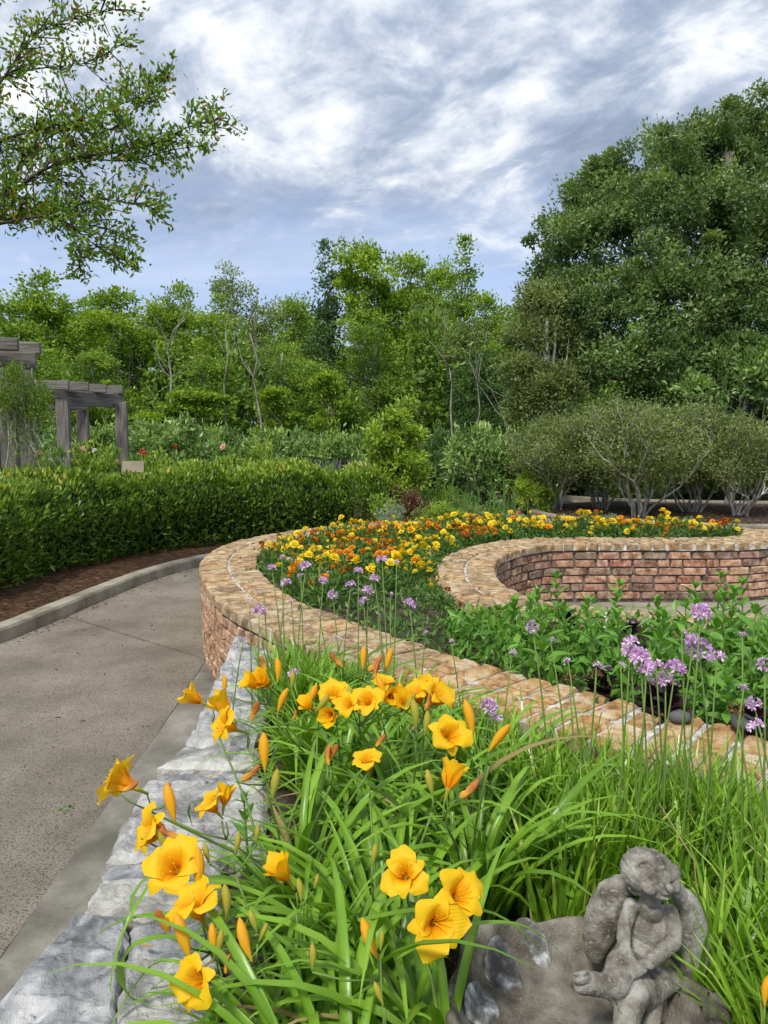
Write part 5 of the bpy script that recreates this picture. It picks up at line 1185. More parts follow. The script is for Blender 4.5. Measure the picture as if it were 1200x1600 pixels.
# leaves that trail over the stones, traced
for k, (pts, w) in enumerate([([(330, 1440, .60), (262, 1431, .60), (200, 1437, .56), (160, 1455, .53), (137, 1474, .50)], .017), ([(262, 1352, .62), (232, 1372, .60), (210, 1392, .58), (205, 1425, .56), (207, 1450, .54)], .010),
      ([(236, 1378, .60), (205, 1430, .58), (185, 1480, .53), (172, 1540, .48), (180, 1570, .45)], .008), ([(290, 1466, .58), (232, 1468, .60), (198, 1490, .58), (188, 1530, .52), (205, 1562, .46), (255, 1575, .44)], .016),
      ([(300, 1510, .56), (250, 1502, .56), (215, 1535, .50), (180, 1590, .44), (165, 1625, .43)], .010), ([(305, 1535, .54), (250, 1552, .51), (205, 1570, .47), (185, 1590, .44)], .010),
      ([(300, 1290, .70), (293, 1262, .74), (306, 1252, .76), (330, 1258, .72)], .006), ([(560, 1440, .72), (640, 1425, .70), (720, 1420, .66), (780, 1432, .63), (830, 1470, .58), (862, 1510, .53)], .014),
      ([(620, 1500, .62), (690, 1460, .66), (760, 1443, .66), (830, 1452, .63), (893, 1505, .55)], .012), ([(480, 1460, .62), (510, 1432, .66), (545, 1432, .66), (556, 1470, .60), (560, 1550, .50)], .014), ([(640, 1600, .50), (668, 1520, .58), (690, 1470, .62), (720, 1430, .60)], .016)]):
    root = LP[0] if k < 7 else LP[6]; P = spline([tuple(at(x, y, z=z)) for x, y, z in pts], .03)
    obj('leaf', strap([p-root.location for p in P], w, tint=.3+.3*R.random()), root)

def look(d): return Vector(d).normalized().to_track_quat('Z', 'Y')
def lily_point(px, py): return at(px, py, z=.86-(py-1050)*.00036)
def nearest(p): return min(LP[:7], key=lambda r: (r.location.x-p.x)**2+(r.location.y-p.y)**2*.8)
SC = {}
def pedicel(root, p, d):
    """scape from the clump to just under p, arriving from the flower's back; neighbours share one scape"""
    q = p-root.location; back = q-Vector(d).normalized()*.03
    key = None
    for k_ in SC.get(root.name, []):
        if (k_-q).length < .13 and k_.z < q.z+.03: key = k_
    G = Geo()
    if key is None:
        b = Vector((R.uniform(-.04, .04), R.uniform(-.04, .04), -.01)); mid = b.lerp(back, .5)+Vector((0, 0, .06)); top = back-Vector((0, 0, .035))
        G.tube([tuple(b), tuple(b.lerp(mid, .6)+Vector((0, 0, .02))), tuple(mid), tuple(mid.lerp(top, .6)), tuple(top)], [.0036, .0032, .0028, .0026, .0022], 6)
        obj('scape', G.mesh('scape', M['stem_green'], True), root); SC.setdefault(root.name, []).append(top); key = top; G = Geo()
    mid = key.lerp(back, .5)-Vector(d).normalized()*.006
    G.tube([tuple(key), tuple(mid), tuple(back)], [.0020, .0018, .0018], 5); obj('flower_stalk', G.mesh('flower_stalk', M['stem_green'], True), root)
def cdir(dx, dy, dz):
    """direction given as right / up / towards the photographer, tilted with the view on the bed"""
    return (dx, -dz*.80+dy*.55, dy*.83+dz*.60)
FL = [(480, 1100, 40, (-.4, .3, .7), 'half'), (600, 1068, 44, (.1, .7, .5), 'open'), (668, 1072, 46, (.1, .6, .6), 'half'), (545, 1102, 42, (-.4, .1, .8), 'open'), (632, 1096, 44, (0, .1, .9), 'half'), (392, 1066, 46, (-.6, .2, .6), 'half'),
      (300, 1089, 50, (-.8, .35, .35), 'half'), (345, 1100, 58, (-.6, .6, .3), 'half'), (350, 1135, 58, (-.75, .1, .5), 'open'), (410, 1062, 52, (-.3, .2, .8), 'half'), (185, 1219, 74, (-.85, .35, .1), 'open'), (236, 1297, 68, (-.7, .1, .6), 'open'),
      (270, 1352, 78, (-.15, .25, .95), 'open'), (303, 1412, 76, (-.35, .6, .5), 'open'), (305, 1533, 68, (-.5, -.1, .75), 'open'), (328, 1256, 48, (-.5, .5, .5), 'open'), (352, 1240, 46, (.05, .95, .1), 'half'), (440, 1358, 62, (-.35, .5, .5), 'half'),
      (633, 1366, 68, (-.1, .15, .95), 'open'), (716, 1396, 76, (.3, .25, .8), 'open'), (682, 1443, 80, (.15, -.1, .95), 'open'), (521, 1085, 58, (-.1, .45, .8), 'open'), (515, 1117, 50, (-.3, -.3, .8), 'half'), (574, 1097, 50, (-.2, .1, .8), 'open'),
      (612, 1088, 50, (.2, -.3, .8), 'half'), (650, 1082, 56, (-.3, .5, .5), 'open'), (686, 1088, 56, (.5, .35, .6), 'open'), (702, 1147, 64, (.15, .1, .95), 'open'), (706, 1210, 66, (.25, .8, .15), 'half'), (573, 1188, 52, (-.1, .6, .6), 'open')]
for px, py, sz, d, mode in FL:
    p = lily_point(px, py); root = nearest(p); t = (p-Vector((0, 0, EYE))).length; s = sz/F_PX*t/.082*.90; dv = Vector(cdir(*d)).normalized()
    c = p-dv*.030*s; rot = look(dv)@Quaternion((0, 0, 1), R.uniform(0, 6.28)); f = obj('flower', TUBE, root, c-root.location, None, s); f.rotation_mode = 'QUATERNION'; f.rotation_quaternion = rot
    for k in range(3):
        for which, off in ((1, 0), (0, PI/3)):
            obj('petal', R.choice(TEP[mode][which]), f, (0, 0, .001*which), (R.uniform(-.08, .08), R.uniform(-.14, .16), 2*PI*k/3+off+R.uniform(-.08, .08)), R.uniform(.93, 1.06))
    obj('stamens', STAM, f, (0, 0, 0), (R.uniform(-.1, .1), .15, 0), 1.0)
    pedicel(root, c, dv)
BD = [(487, 1087, 34, 22, 1), (436, 1045, 32, 4, 1), (352, 1068, 24, 4, 1), (313, 1357, 50, 4, 1), (285, 1460, 52, -24, 1), (379, 1467, 46, -28, 1), (574, 1466, 46, -30, 1), (413, 1172, 46, -5, 1), (430, 1222, 34, 8, 0), (355, 1406, 36, 0, 0), (266, 1252, 46, -18, 1),
      (568, 1026, 30, 2, 1), (607, 1030, 32, 15, 1), (736, 1120, 46, -2, 1), (779, 1150, 42, 36, 1), (650, 1112, 34, 0, 0), (668, 1128, 30, 14, 0), (440, 1092, 32, 14, 1), (470, 1388, 24, -6, 0), (490, 1492, 26, 4, 0), (591, 1550, 24, -24, 0), (671, 1220, 30, -12, 0),
      (495, 1376, 16, 20, 0), (596, 1468, 20, 6, 0), (344, 1470, 26, 6, 0), (333, 1466, 34, -10, 1), (395, 1437, 24, -24, 0), (254, 1310, 30, -30, 0), (585, 1333, 24, 10, 0), (628, 1085, 34, 6, 1), (547, 1090, 30, -14, 0), (598, 1075, 36, -8, 1), (458, 1060, 22, 6, 0), (372, 1315, 24, 12, 0), (1195, 1545, 30, 10, 1), (640, 1098, 30, 30, 0), (505, 1098, 28, 40, 0), (322, 1330, 22, -20, 0), (412, 1455, 20, 25, 0), (402, 1300, 20, 5, 0)]
for px, py, sz, ang, ripe in BD:
    p = lily_point(px, py) if px < 1100 else at(px, py, z=.6); root = nearest(p); t = (p-Vector((0, 0, EYE))).length; base = .055 if ripe else .032; s = sz/F_PX*t/base
    dv = Vector(cdir(math.sin(rad(ang)), math.cos(rad(ang)), .15)).normalized(); c = p-dv*base*.45*s
    b = obj('bud', R.choice(BUD if ripe else GBUD), root, c-root.location, None, s); b.rotation_mode = 'QUATERNION'; b.rotation_quaternion = look(dv); pedicel(root, c+dv*.02, dv)
WL = [(510, 1182, 38, -20), (520, 1176, 34, 25), (594, 1158, 30, 40), (733, 1237, 48, 62), (390, 1213, 42, 70), (352, 1508, 30, -10), (266, 1305, 40, -70), (526, 1034, 36, -50), (586, 1040, 40, 55), (396, 1112, 40, 15), (256, 1440, 44, -30), (461, 1118, 18, 30), (585, 1050, 34, -10), (205, 1230, 38, 70), (242, 1303, 40, 75), (670, 1100, 34, 35), (414, 1040, 34, -8), (262, 1235, 24, -25)]
for px, py, sz, ang in WL:
    p = lily_point(px, py); root = nearest(p); t = (p-Vector((0, 0, EYE))).length; s = sz/F_PX*t/.058*.74; dv = Vector(cdir(math.sin(rad(ang)), math.cos(rad(ang)), .2)).normalized(); c = p-dv*.026*s
    b = obj('withered_flower', R.choice(WILT), root, c-root.location, None, s); b.rotation_mode = 'QUATERNION'; b.rotation_quaternion = look(dv); pedicel(root, c+dv*.02, dv)

# broad leaves of a seedling by the stone wall
def weeds():
    for k, (px, py, z, n, L_, lab) in enumerate([(388, 1262, .60, 5, .075, 'broad-leaved green seedling beside the pale stones'), (690, 1300, .56, 8, .05, 'small pale green weed among the grassy leaves'), (560, 1240, .60, 6, .05, 'small leafy weed among the daylily leaves'), (880, 1310, .58, 9, .045, 'light green weed left of the statue head'), (330, 1585, .50, 6, .07, 'low broad-leaved weed at the foot of the nearest daylily')]):
        p = at(px, py, z=z); leafy_plant('weed', p.x, p.y, .345, z-.33, n, L_, MINT, lab, 'weed', None)
weeds()

# ------------------------------------------------------------------ society garlic: grassy leaves and lilac heads
def garlic_foliage():
    Vs, Fs, Ts, n0 = [], [], [], 0; cl = []
    poly = [(-.35, 2.55), (-.55, 3.75), (-.2, 3.25), (.5, 2.52), (1.08, 2.0), (2.4, .8), (2.2, .5), (.75, .9), (.62, 1.35), (.40, 1.60), (.30, 1.62), (.32, 1.9), (.1, 2.3)]
    while len(cl) < 270:
        x, y = R.uniform(-.6, 2.3), R.uniform(.6, 3.8)
        if in_poly(x, y, poly) and dist_to(OUTC[::2], x, y) > .27: cl.append((x, y))
    for x, y in cl:
        for _ in range(36):
            a = R.uniform(0, 6.28); r = R.uniform(0, .06); Lg = R.uniform(.20, .37) * (1 if x > .3 else .9); el = rad(R.uniform(66, 90)); m = 5; w = R.uniform(.0050, .0082); drop = rad(R.uniform(2, 15)); q = Vector((x+r*math.cos(a), y+r*math.sin(a), .34)); a += R.uniform(-.6, .6); P = [q.copy()]
            for i in range(m): q = q+Vector((math.cos(a)*math.cos(el), math.sin(a)*math.cos(el), math.sin(el)))*Lg/m; el -= drop*(.4+.35*i); P.append(q.copy())
            s = Vector((-math.sin(a), math.cos(a), 0)); s = (s+Vector((R.gauss(0, .5), R.gauss(0, .5), 0))).normalized(); V = []
            for i, p in enumerate(P): ww = w*(1-(i/m)**2.5*.9); V += [tuple(p-s*ww), tuple(p+s*ww)]
            Vs.append(V); Fs += [(n0+2*i, n0+2*i+1, n0+2*i+3, n0+2*i+2) for i in range(m)]; n0 += len(V); t = R.random(); Ts += [t+.30*max(0, i_/m-.6)*(R.random() < .3) for i_ in range(m+1) for _ in (0, 1)]
    o = obj('grassy_leaves', mesh_np('grassy_leaves', np.concatenate([np.array(v) for v in Vs]), np.array(Fs), M['blade'], Ts, False)); tag(o, 'dense upright grassy green leaves filling the bed in front of the brick wall', 'grass', kind='stuff')
garlic_foliage()
def umbel(n, r, dead=False):
    G = []; T = []; P = []; D = []; 
    for k in range(n):
        d = Vector((R.gauss(0, 1), R.gauss(0, 1), abs(R.gauss(0, .7)))).normalized(); c = d*r*.55; u = d.cross(Vector((.2, .3, 1))).normalized(); v = d.cross(u)
        for j in range(6): a = 2*PI*j/6; e = (u*math.cos(a)+v*math.sin(a)+d*.35).normalized(); P.append(tuple(c)); D.append(tuple(e))
        for j in range(2): P.append(tuple(c*.1)); D.append(tuple(d))
    Ls = np.array([r*.5 if (i % 8) < 6 else r*.55 for i in range(len(P))]); W = np.array([r*.22 if (i % 8) < 6 else r*.10 for i in range(len(P))])[:, None]
    n_ = len(P); P = np.array(P); D = unit(np.array(D)); S = unit(np.cross(D, NR.normal(size=(n_, 3)))); m = P+D*Ls[:, None]*.6
    V = np.stack((P, m-S*W/2, P+D*Ls[:, None], m+S*W/2), 1).reshape(-1, 3); b = np.arange(n_)[:, None]*4; Fc = np.concatenate((b+np.array([[0, 1, 2]]), b+np.array([[0, 2, 3]])), 1).reshape(-1, 3)
    return leaf_mesh('flower_head', M['straw' if dead else 'garlic_flower'], [(V, Fc, np.repeat(NR.rand(n_), 4))])
UM = {'big': [umbel(16, .034) for _ in range(3)], 'mid': [umbel(9, .026) for _ in range(3)], 'small': [umbel(4, .016) for _ in range(3)], 'dead': [umbel(8, .022, True)]}
GF = [(440, 872, 'small'), (520, 930, 'mid'), (548, 915, 'mid'), (585, 905, 'mid'), (610, 930, 'small'), (470, 900, 'small'), (498, 960, 'small'), (640, 945, 'mid'), (455, 940, 'small'), (380, 1000, 'small'), (970, 1040, 'small'), (1120, 1030, 'mid'), (1065, 990, 'small'), (860, 1000, 'small'),
      (425, 888, 'mid'), (447, 912, 'mid'), (478, 885, 'mid'), (505, 908, 'mid'), (575, 925, 'big'), (568, 940, 'mid'), (597, 875, 'mid'), (390, 942, 'small'), (405, 957, 'big'), (412, 925, 'small'), (527, 998, 'small'), (458, 1053, 'mid'), (590, 962, 'small'), (665, 990, 'small'), (705, 1003, 'small'), (560, 893, 'mid'), (620, 880, 'small'),
      (832, 980, 'mid'), (800, 1020, 'small'), (888, 1035, 'small'), (932, 1040, 'small'), (932, 1056, 'dead'), (985, 1005, 'mid'), (1000, 1028, 'big'), (1025, 1042, 'mid'), (1055, 1046, 'big'), (1040, 1062, 'mid'), (1015, 1067, 'small'), (1095, 957, 'big'), (1092, 1016, 'big'), (1083, 1003, 'mid'), (1160, 995, 'small'), (1195, 1040, 'mid'), (1178, 1100, 'mid'),
      (1162, 1078, 'small'), (765, 1105, 'big'), (778, 1080, 'small'), (776, 1122, 'mid'), (900, 1115, 'small'), (940, 1112, 'small'), (1150, 1108, 'dead'), (890, 1060, 'dead'), (1180, 1135, 'mid'), (1010, 1050, 'mid'), (985, 1020, 'mid')]
def garlic():
    for k, (px, py, sz) in enumerate(GF):
        if px < 640: Y = 2.9 if py < 985 else 2.75
        elif px < 720: Y = 2.5
        elif px < 790: Y = 2.15
        elif px < 950: Y = 2.08
        elif px < 1100: Y = 1.82
        else: Y = 1.62
        Y += R.uniform(-.06, .04); p = at(px, py, Y=Y); b = Vector((p.x+R.uniform(-.07, .07), p.y-R.uniform(.0, .1), .345))
        if dist_to(OUTC, b.x, b.y) < .27: b.y -= .15
        where = 'by the left loop' if px < 640 else 'before the front cap' if px < 950 else 'at the right'
        size = {'big': 'large full lilac', 'mid': 'lilac', 'small': 'small sparse lilac', 'dead': 'dried brownish'}[sz]; hgt = 'tall' if p.z > .93 else 'shorter'
        root = empty('garlic_flower', b, 0, None, 'flower', f'{size} garlic heads {where}'); later(root, f'{size} flower head, {hgt} stalk', where, px)
        q = p-b; G = Geo(); G.tube([(0, 0, 0), (q.x*.25, q.y*.25, q.z*.4), (q.x*.65, q.y*.6, q.z*.75), tuple(q)], [.0030, .0026, .0022, .0018], 5); obj('stem', G.mesh('stem', M['stem_green'], True), root)
        obj('flower_head', R.choice(UM[sz]), root, q, (R.uniform(-.4, .4), R.uniform(-.4, .4), R.uniform(0, 6)), R.uniform(.85, 1.15))
    for x0, y0, x1, y1, Y, lab in ((1050, 1140, 1078, 1240, 1.9, 'dry straw-coloured stalk leaning across the front cap'), (822, 1105, 840, 1245, 2.0, 'thin pale dry stalk left of the front cap bricks'), (1030, 1255, 1085, 1345, 1.6, 'dry stalk above the statue')):
        G = Geo(); a = at(x0, y0, Y=Y); b = at(x1, y1, Y=Y-.08); c = Vector((b.x+.02, b.y-.02, .345)); G.tube([(0, 0, 0), tuple(b-c), tuple(a-c)], [.002, .0018, .001], 5)
        o = obj('dry_stalk', G.mesh('dry_stalk', M['dry_blade'], True), None, c); tag(o, lab, 'dry stalk', 'dry stalks in the grassy leaves')
garlic()
def path_litter():
    P = []
    while len(P) < 420:
        x, y = R.uniform(-3.2, -1.0), R.uniform(1.8, 9); e = R.random()
        if e < .6: x = KERB[min(range(len(KERB)), key=lambda i: abs(KERB[i].y-y))].x+abs(R.gauss(0, .10))+.01
        P.append((x, y, .027))
    P = np.array(P); D = NR.normal(size=P.shape)*np.array([1, 1, .08]); o = obj('path_litter', leaf_mesh('path_litter', M['straw'], [leaves_arr(P, D, .03*(.4+NR.rand(len(P))), .008)])); tag(o, 'scattered dry needles and crumbs washed along the path edge', 'litter', kind='stuff')
path_litter()
#@@BATH
# ------------------------------------------------------------------ birdbath with a seated winged figure
def ball(G, c, ax, r, n=14, m=10):
    """ellipsoid: c centre, ax three axis vectors, r three radii"""
    V = []
    for i in range(m+1):
        th = PI*i/m
        for j in range(n):
            a = 2*PI*j/n; V.append(tuple(c+ax[0]*(r[0]*math.sin(th)*math.cos(a))+ax[1]*(r[1]*math.sin(th)*math.sin(a))+ax[2]*(r[2]*math.cos(th))))
    G.add(V, [(i*n+j, (i+1)*n+j, (i+1)*n+(j+1) % n, i*n+(j+1) % n) for i in range(m) for j in range(n)])
def capsule(G, pts, rs, n=12):
    for (a, b), (ra, rb) in zip(zip(pts, pts[1:]), zip(rs, rs[1:])):
        k = max(2, int((b-a).length/(min(ra, rb)*.45)))
        for i in range(k+1):
            f = i/k; p = a.lerp(b, f); r = ra+(rb-ra)*f; ball(G, p, (Vector((1, 0, 0)), Vector((0, 1, 0)), Vector((0, 0, 1))), (r, r, r), 10, 7)

def remeshed(name, G, mat, voxel, smooth=6, carve=None, noise_amp=.0006):
    me = G.mesh(name+'_raw', None) if False else mesh_np(name+'_raw', np.concatenate(G.V), G.F)
    o = bpy.data.objects.new(name+'_raw', me); C.objects.link(o)
    md = o.modifiers.new('remesh', 'REMESH'); md.mode = 'VOXEL'; md.voxel_size = voxel
    sm = o.modifiers.new('smooth', 'SMOOTH'); sm.factor = .5; sm.iterations = smooth
    dg = bpy.context.evaluated_depsgraph_get(); dg.update()
    out = bpy.data.meshes.new_from_object(o.evaluated_get(dg)); bpy.data.objects.remove(o)
    out.name = name; n = len(out.vertices); co = np.zeros(n*3, np.float32); out.vertices.foreach_get('co', co); co = co.reshape(-1, 3)
    no = np.zeros(n*3, np.float32); out.vertices.foreach_get('normal', no); no = no.reshape(-1, 3)
    if carve is not None: co = co+no*carve(co)[:, None]
    nz = np.array([mnoise.noise((p[0]*90, p[1]*90, p[2]*90))+.6*mnoise.noise((p[0]*260, p[1]*260, p[2]*260)) for p in co]); co = co+no*(nz*noise_amp)[:, None]
    out.vertices.foreach_set('co', co.astype(np.float32).ravel()); out.polygons.foreach_set('use_smooth', np.ones(len(out.polygons), bool)); out.update()
    out.materials.clear(); out.materials.append(M[mat]); return out

BX, BY, BZ, BR = .345, 1.255, .50, .232
def birdbath():
    root = empty('birdbath', (BX, BY, .345), 0, 'weathered grey stone birdbath with scalloped bowl and small winged figure on its rim', 'birdbath'); O = root.location.copy()
    # bowl
    n = 96; V = []
    def rr(a): return BR*(1+.030*math.cos(5*a+1.1)+.020*math.cos(8*a+.4)+.012*math.cos(13*a))
    prof = [(.985, -.020), (1.03, -.006), (1.04, .010), (1.012, .021), (.965, .019), (.935, .004), (.90, -.018), (.85, -.036), (.79, -.056), (.55, -.068), (.32, -.071), (.02, -.072)]
    under = [(.02, -.112), (.45, -.104), (.70, -.074), (.88, -.046), (.97, -.030)]
    rings = under+prof
    for f, z in rings:
        for j in range(n):
            a = 2*PI*j/n; r = rr(a)*f if f > .5 else (BR*f*(1-f)+rr(a)*f*f); zz = z+(.010*math.cos(5*a+1.1) if f > .8 else 0)*min(1, (f-.8)/.15)
            if .5 < f < .9 and z > -.05: zz += .004*abs(math.sin(7*a))*(1-abs(f-.75)*5)
            V.append((r*math.cos(a), r*math.sin(a), zz+BZ-O.z))
    m = len(rings); Fc = [(i*n+j, i*n+(j+1) % n, (i+1)*n+(j+1) % n, (i+1)*n+j) for i in range(m-1) for j in range(n)]+[tuple(range(n-1, -1, -1)), tuple((m-1)*n+j for j in range(n))]
    b = obj('bowl', mesh_np('bowl', V, Fc, M['bowl_stone'], smooth=True), root); sd = b.modifiers.new('smooth', 'SUBSURF'); sd.levels = 1; sd.render_levels = 2
    # pedestal
    V = []; pr = [(.085, -.02), (.085, .01), (.06, .03), (.055, .05), (.075, .075), (.09, .082)]
    for r, z in pr:
        for j in range(24): V.append((r*math.cos(j*PI/12), r*math.sin(j*PI/12), z))
    obj('pedestal', mesh_np('pedestal', V, [(i*24+j, i*24+(j+1) % 24, (i+1)*24+(j+1) % 24, (i+1)*24+j) for i in range(5) for j in range(24)], M['cast_stone'], smooth=True), root)
    # leaf-like relief lobes on the inner wall with old white paint on their ragged edges
    for pts in ([(752, 1500), (762, 1478), (785, 1468), (800, 1476), (826, 1507), (805, 1499), (795, 1512), (775, 1504)], [(722, 1560), (730, 1528), (752, 1512), (774, 1522), (788, 1546), (768, 1552), (764, 1572), (742, 1562), (728, 1572)],
                [(800, 1452), (820, 1446), (850, 1458), (868, 1474), (856, 1482), (838, 1478), (822, 1470), (806, 1466)], [(728, 1598), (738, 1586), (756, 1596), (764, 1618), (742, 1612)]):
        W = [at(x, y, z=.492)-O for x, y in pts]; c = sum(W, Vector())/len(W); G = Geo(); k = len(W); V = []
        for f, dz in ((1.02, -.030), (1.0, -.004), (.82, .003), (.45, .007)):
            for w in W:
                q = c.lerp(w, f); d = (Vector((q.x, q.y, 0)).length)/BR; V.append((q.x, q.y, BZ-O.z+float(np.interp(d, [.6, .78, .845, .89, .925, .97], [-.066, -.054, -.034, -.010, .004, .012]))+dz+.006+.002*math.sin(q.x*500)))
        Fc = [(i*k+j, i*k+(j+1) % k, (i+1)*k+(j+1) % k, (i+1)*k+j) for i in range(3) for j in range(k)]+[tuple(3*k+j for j in range(k))]
        q = obj('relief_leaf', mesh_np('relief_leaf', V, [f[::-1] for f in Fc], M['old_paint'], smooth=True), root); ss = q.modifiers.new('smooth', 'SUBSURF'); ss.levels = 1; ss.render_levels = 2
    # ---- figure: everything swollen together into one cast body
    cam_r = Vector((1, 0, 0)); 
    vd = (at(1010, 1480, Y=1.3)-Vector((0, 0, EYE))).normalized(); cam_u = cam_r.cross(vd).normalized()
    def P(px, py, Y=1.33): return at(px, py, Y=Y)-O
    S = 1.40/F_PX
    def E(G, px, py, rx, ry, rz, rot=0, Y=1.33):
        a = rad(rot); x = cam_r*math.cos(a)+cam_u*math.sin(a); y = -cam_r*math.sin(a)+cam_u*math.cos(a); ball(G, P(px, py, Y), (x, y, vd), (rx*S, ry*S, rz*S), 20, 14)
    def Cp(G, pts, rs): capsule(G, [P(*p) for p in pts], [r*S for r in rs])
    G = Geo()
    E(G, 1003, 1360, 34, 34, 34, 0, 1.325); E(G, 1034, 1374, 25, 27, 27, -20, 1.31); E(G, 1020, 1351, 38, 22, 32, -28, 1.325); E(G, 996, 1380, 18, 20, 22, 0, 1.325)   # skull, face, hair
    E(G, 1052, 1366, 12, 16, 16, -20, 1.315); E(G, 1031, 1397, 15, 9, 13, -10, 1.295); E(G, 1046, 1386, 6.5, 9, 8, 10, 1.275); E(G, 1016, 1388, 12, 10, 10, 0, 1.285); E(G, 1057, 1385, 9, 10, 10, 0, 1.30)   # brow, chin, nose, cheeks
    E(G, 1042, 1398, 7, 3, 5, -12, 1.28); E(G, 1041, 1404, 6, 3, 5, -12, 1.285)                             # lips
    Cp(G, [(1016, 1402, 1.33), (1017, 1422, 1.335)], [17, 19])                                               # neck
    E(G, 1017, 1442, 37, 33, 24, 0, 1.345); E(G, 1006, 1478, 30, 34, 25, 0, 1.34); E(G, 1000, 1512, 40, 27, 30, 0, 1.335)
    Cp(G, [(986, 1416, 1.335), (978, 1440, 1.325), (974, 1466, 1.30), (984, 1497, 1.26)], [13, 12, 11.5, 8.5])  # right arm
    Cp(G, [(1046, 1426, 1.335), (1054, 1448, 1.32), (1052, 1472, 1.295), (1020, 1500, 1.26), (988, 1522, 1.235)], [14, 13, 13, 11, 8.5])  # left arm
    E(G, 974, 1531, 12, 9, 8, 25, 1.225)
    for k in range(4): Cp(G, [(972-k*1+2, 1527+k*4.4, 1.222), (962-k*.5, 1533+k*4.6, 1.217), (955+k*1.5, 1540+k*4.2, 1.216)], [3.6, 3.3, 2.8])  # left hand fingers
    Cp(G, [(982, 1524, 1.225), (976, 1538, 1.215), (972, 1547, 1.215)], [3.8, 3.4, 2.8])
    E(G, 986, 1503, 9, 9, 8, 0, 1.25)
    for k in range(4): Cp(G, [(984+k*3.5, 1505, 1.243), (981+k*3.8, 1514, 1.236), (979+k*3.6, 1521, 1.235)], [3.3, 3.1, 2.6])              # right hand under it
    Cp(G, [(992, 1515, 1.31), (972, 1510, 1.27), (962, 1535, 1.23), (963, 1556, 1.235)], [25, 25, 22, 14])    # right leg, knee up
    Cp(G, [(965, 1545, 1.25), (942, 1540, 1.235), (918, 1536, 1.225)], [18, 17, 17])                          # foot
    E(G, 909, 1528, 14, 9, 14, 20, 1.215); E(G, 912, 1540, 15, 13, 14, 0, 1.22); 
    for k in range(4): E(G, 900+k*5, 1522-k*.8, 3.6, 3.2, 6, 0, 1.208)
    Cp(G, [(1032, 1532, 1.32), (1012, 1548, 1.28), (990, 1552, 1.24)], [25, 26, 25])                          # left thigh
    Cp(G, [(988, 1556, 1.235), (980, 1586, 1.215), (972, 1630, 1.19)], [24, 21, 17])                          # left shin
    E(G, 1042, 1528, 26, 16, 20, -25, 1.32); E(G, 1028, 1514, 20, 8, 18, -40, 1.30)                           # drape
    Cp(G, [(1005, 1560, 1.33), (1010, 1600, 1.33), (1012, 1640, 1.32)], [38, 42, 40])                         # seat
    Cp(G, [(1020, 1570, 1.27), (1014, 1610, 1.24), (1010, 1650, 1.22)], [15, 17, 15])
    eyes = [P(1021, 1381, 1.285), P(1048, 1378, 1.28)]; mouth = P(1041, 1401, 1.275)
    CRV = [([P(1010, 1379, 1.28), P(1020, 1385, 1.275), P(1030, 1381, 1.275)], .0022, .0026), ([P(1043, 1377, 1.27), P(1052, 1380, 1.27), P(1058, 1375, 1.27)], .0022, .0024), ([P(1032, 1400, 1.275), P(1041, 1402, 1.27), P(1050, 1399, 1.27)], .002, .002),
           ([P(995, 1354, 1.28), P(1003, 1350, 1.28), P(1010, 1349, 1.28)], .0028, .004), ([P(978, 1372, 1.30), P(986, 1393, 1.30), P(1000, 1403, 1.30), P(1022, 1412, 1.30)], .002, .002), ([P(982, 1420, 1.30), P(990, 1450, 1.30), P(989, 1480, 1.30)], .0025, .003),
           ([P(1006, 1412, 1.30), P(1017, 1422, 1.30), P(1034, 1420, 1.30)], .0025, .003), ([P(1001, 1480, 1.3), P(1006, 1483, 1.3)], .003, .0035), ([P(1008, 1508, 1.27), P(1020, 1525, 1.27), P(1044, 1536, 1.28)], .0024, .004), ([P(960, 1562, 1.22), P(962, 1575, 1.22), P(968, 1584, 1.2)], .0025, .003)]
    def carve(co):
        out = np.zeros(len(co))
        for pts, rad_, dep in CRV:
            for a, b in zip(pts, pts[1:]):
                # distance measured across the line of sight so that the cut follows the surface
                A = np.array(a); Bv = np.array(b); v = np.array(vd); pr_ = lambda X_: X_-np.outer(X_@v, v)
                c2 = pr_(co); a2 = pr_(A[None])[0]; b2 = pr_(Bv[None])[0]; ab = b2-a2; t = np.clip(((c2-a2)@ab)/max(ab@ab, 1e-9), 0, 1)
                d = np.linalg.norm(c2-(a2+t[:, None]*ab), axis=1); front = (co@v) < (A@v)+.035
                out -= dep*np.exp(-(d/rad_)**2)*front*1.25
        d = np.linalg.norm(co-np.array(P(1008, 1356, 1.325)), axis=1); c2 = (co-np.array(P(1000, 1340, 1.33)))
        out += np.where((d < 42*S) & (co[:, 2] > P(1010, 1376, 1.3).z), .0010*np.sin(c2[:, 0]*420+c2[:, 2]*260+np.sin(c2[:, 2]*300)), 0)
        return out
    obj('seated_figure', remeshed('seated_figure', G, 'cast_stone', .0026, 5, carve, .0007), root)
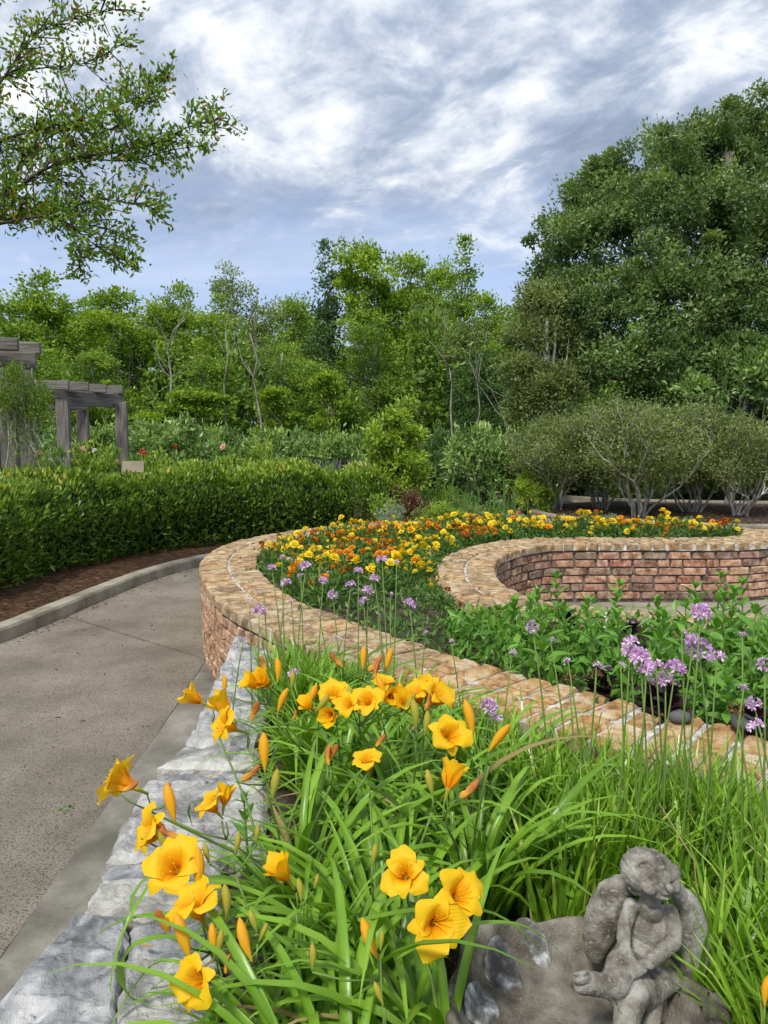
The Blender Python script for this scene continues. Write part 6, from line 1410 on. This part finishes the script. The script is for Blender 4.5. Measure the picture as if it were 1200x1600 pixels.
    for nm, segs in (('wing', [(985, 1380, 12), (970, 1388, 20), (954, 1404, 25), (945, 1425, 27), (938, 1450, 26), (932, 1472, 22), (930, 1488, 17), (958, 1470, 18), (962, 1440, 20)]),
                     ('wing', [(1058, 1394, 10), (1068, 1404, 17), (1078, 1424, 21), (1082, 1446, 24), (1083, 1468, 27), (1078, 1492, 30), (1068, 1510, 30), (1050, 1522, 22), (1060, 1480, 26), (1058, 1450, 20)])):
        G = Geo()
        fine = []
        for i in range(len(segs)-1):
            if i == len(segs)-3: continue
            for q in range(5): f = q/5; fine.append(tuple(segs[i][c]*(1-f)+segs[i+1][c]*f for c in range(3))+(i+f,))
        for x, y, r, i in fine: ball(G, P(x, y, 1.365+.004*i), (cam_r, cam_u, vd), (r*S*1.1, r*S*1.12, 9*S), 18, 12)
        top = np.array(P(segs[0][0], segs[0][1], 1.36)); sgn = -1 if segs[0][0] < 1000 else 1
        def feather(co, top=top, sgn=sgn):
            r_ = (co-top); u = r_@np.array(cam_r)*sgn; w = -(r_@np.array(cam_u)); ang = np.arctan2(u, w+.02); dist = np.hypot(u, w)
            return .0007*np.sin(ang*22+np.sin(dist*90)*1.5)*(dist > .03)-.0008*np.exp(-((dist % .05-.025)/.004)**2)
        obj(nm, remeshed(nm, G, 'cast_stone', .003, 8, feather, .0007), root)
    # fallen petal lying in the bowl
    p = at(782, 1523, z=.452); q = strap([tuple(Vector(v)) for v in ((-.022, .010, .004), (-.010, .002, .002), (.006, -.006, .003), (.020, -.004, .008))], .012, 'fallen_petal', 'dry_blade', fold=.35); o = obj('fallen_petal', q, None, p+Vector((0, 0, .004))); tag(o, 'single curled dry orange petal lying in the birdbath bowl', 'petal')
birdbath()
def stray():
    p = at(105, 1264, z=.024); P_ = NR.normal(size=(14, 3))*np.array([.012, .018, .002]); o = obj('leaf_scrap', leaf_mesh('leaf_scrap', M['bed_green'], [leaves_arr(P_, NR.normal(size=P_.shape)*np.array([1, 1, .1]), .022, .008)]), None, p+Vector((0, 0, .004))); tag(o, 'small green scrap of moss lying on the concrete path', 'plant scrap')
stray()
for k_, (px_, py_, lab_) in enumerate(((232, 1480, 'dry orange petal lying on the stones below the lowest flowers'), (330, 1215, 'small dry petal on the pale stone beside the flower stalks'))):
    p_ = at(px_, py_, z=.437); o_ = obj('fallen_petal', strap([(-.02, .004, .003), (-.008, .001, .001), (.006, -.003, .002), (.018, .002, .006)], .011, 'fallen_petal', 'dry_blade', fold=.3), None, p_, (0, 0, k_*1.3)); tag(o_, lab_, 'petal')
settle()
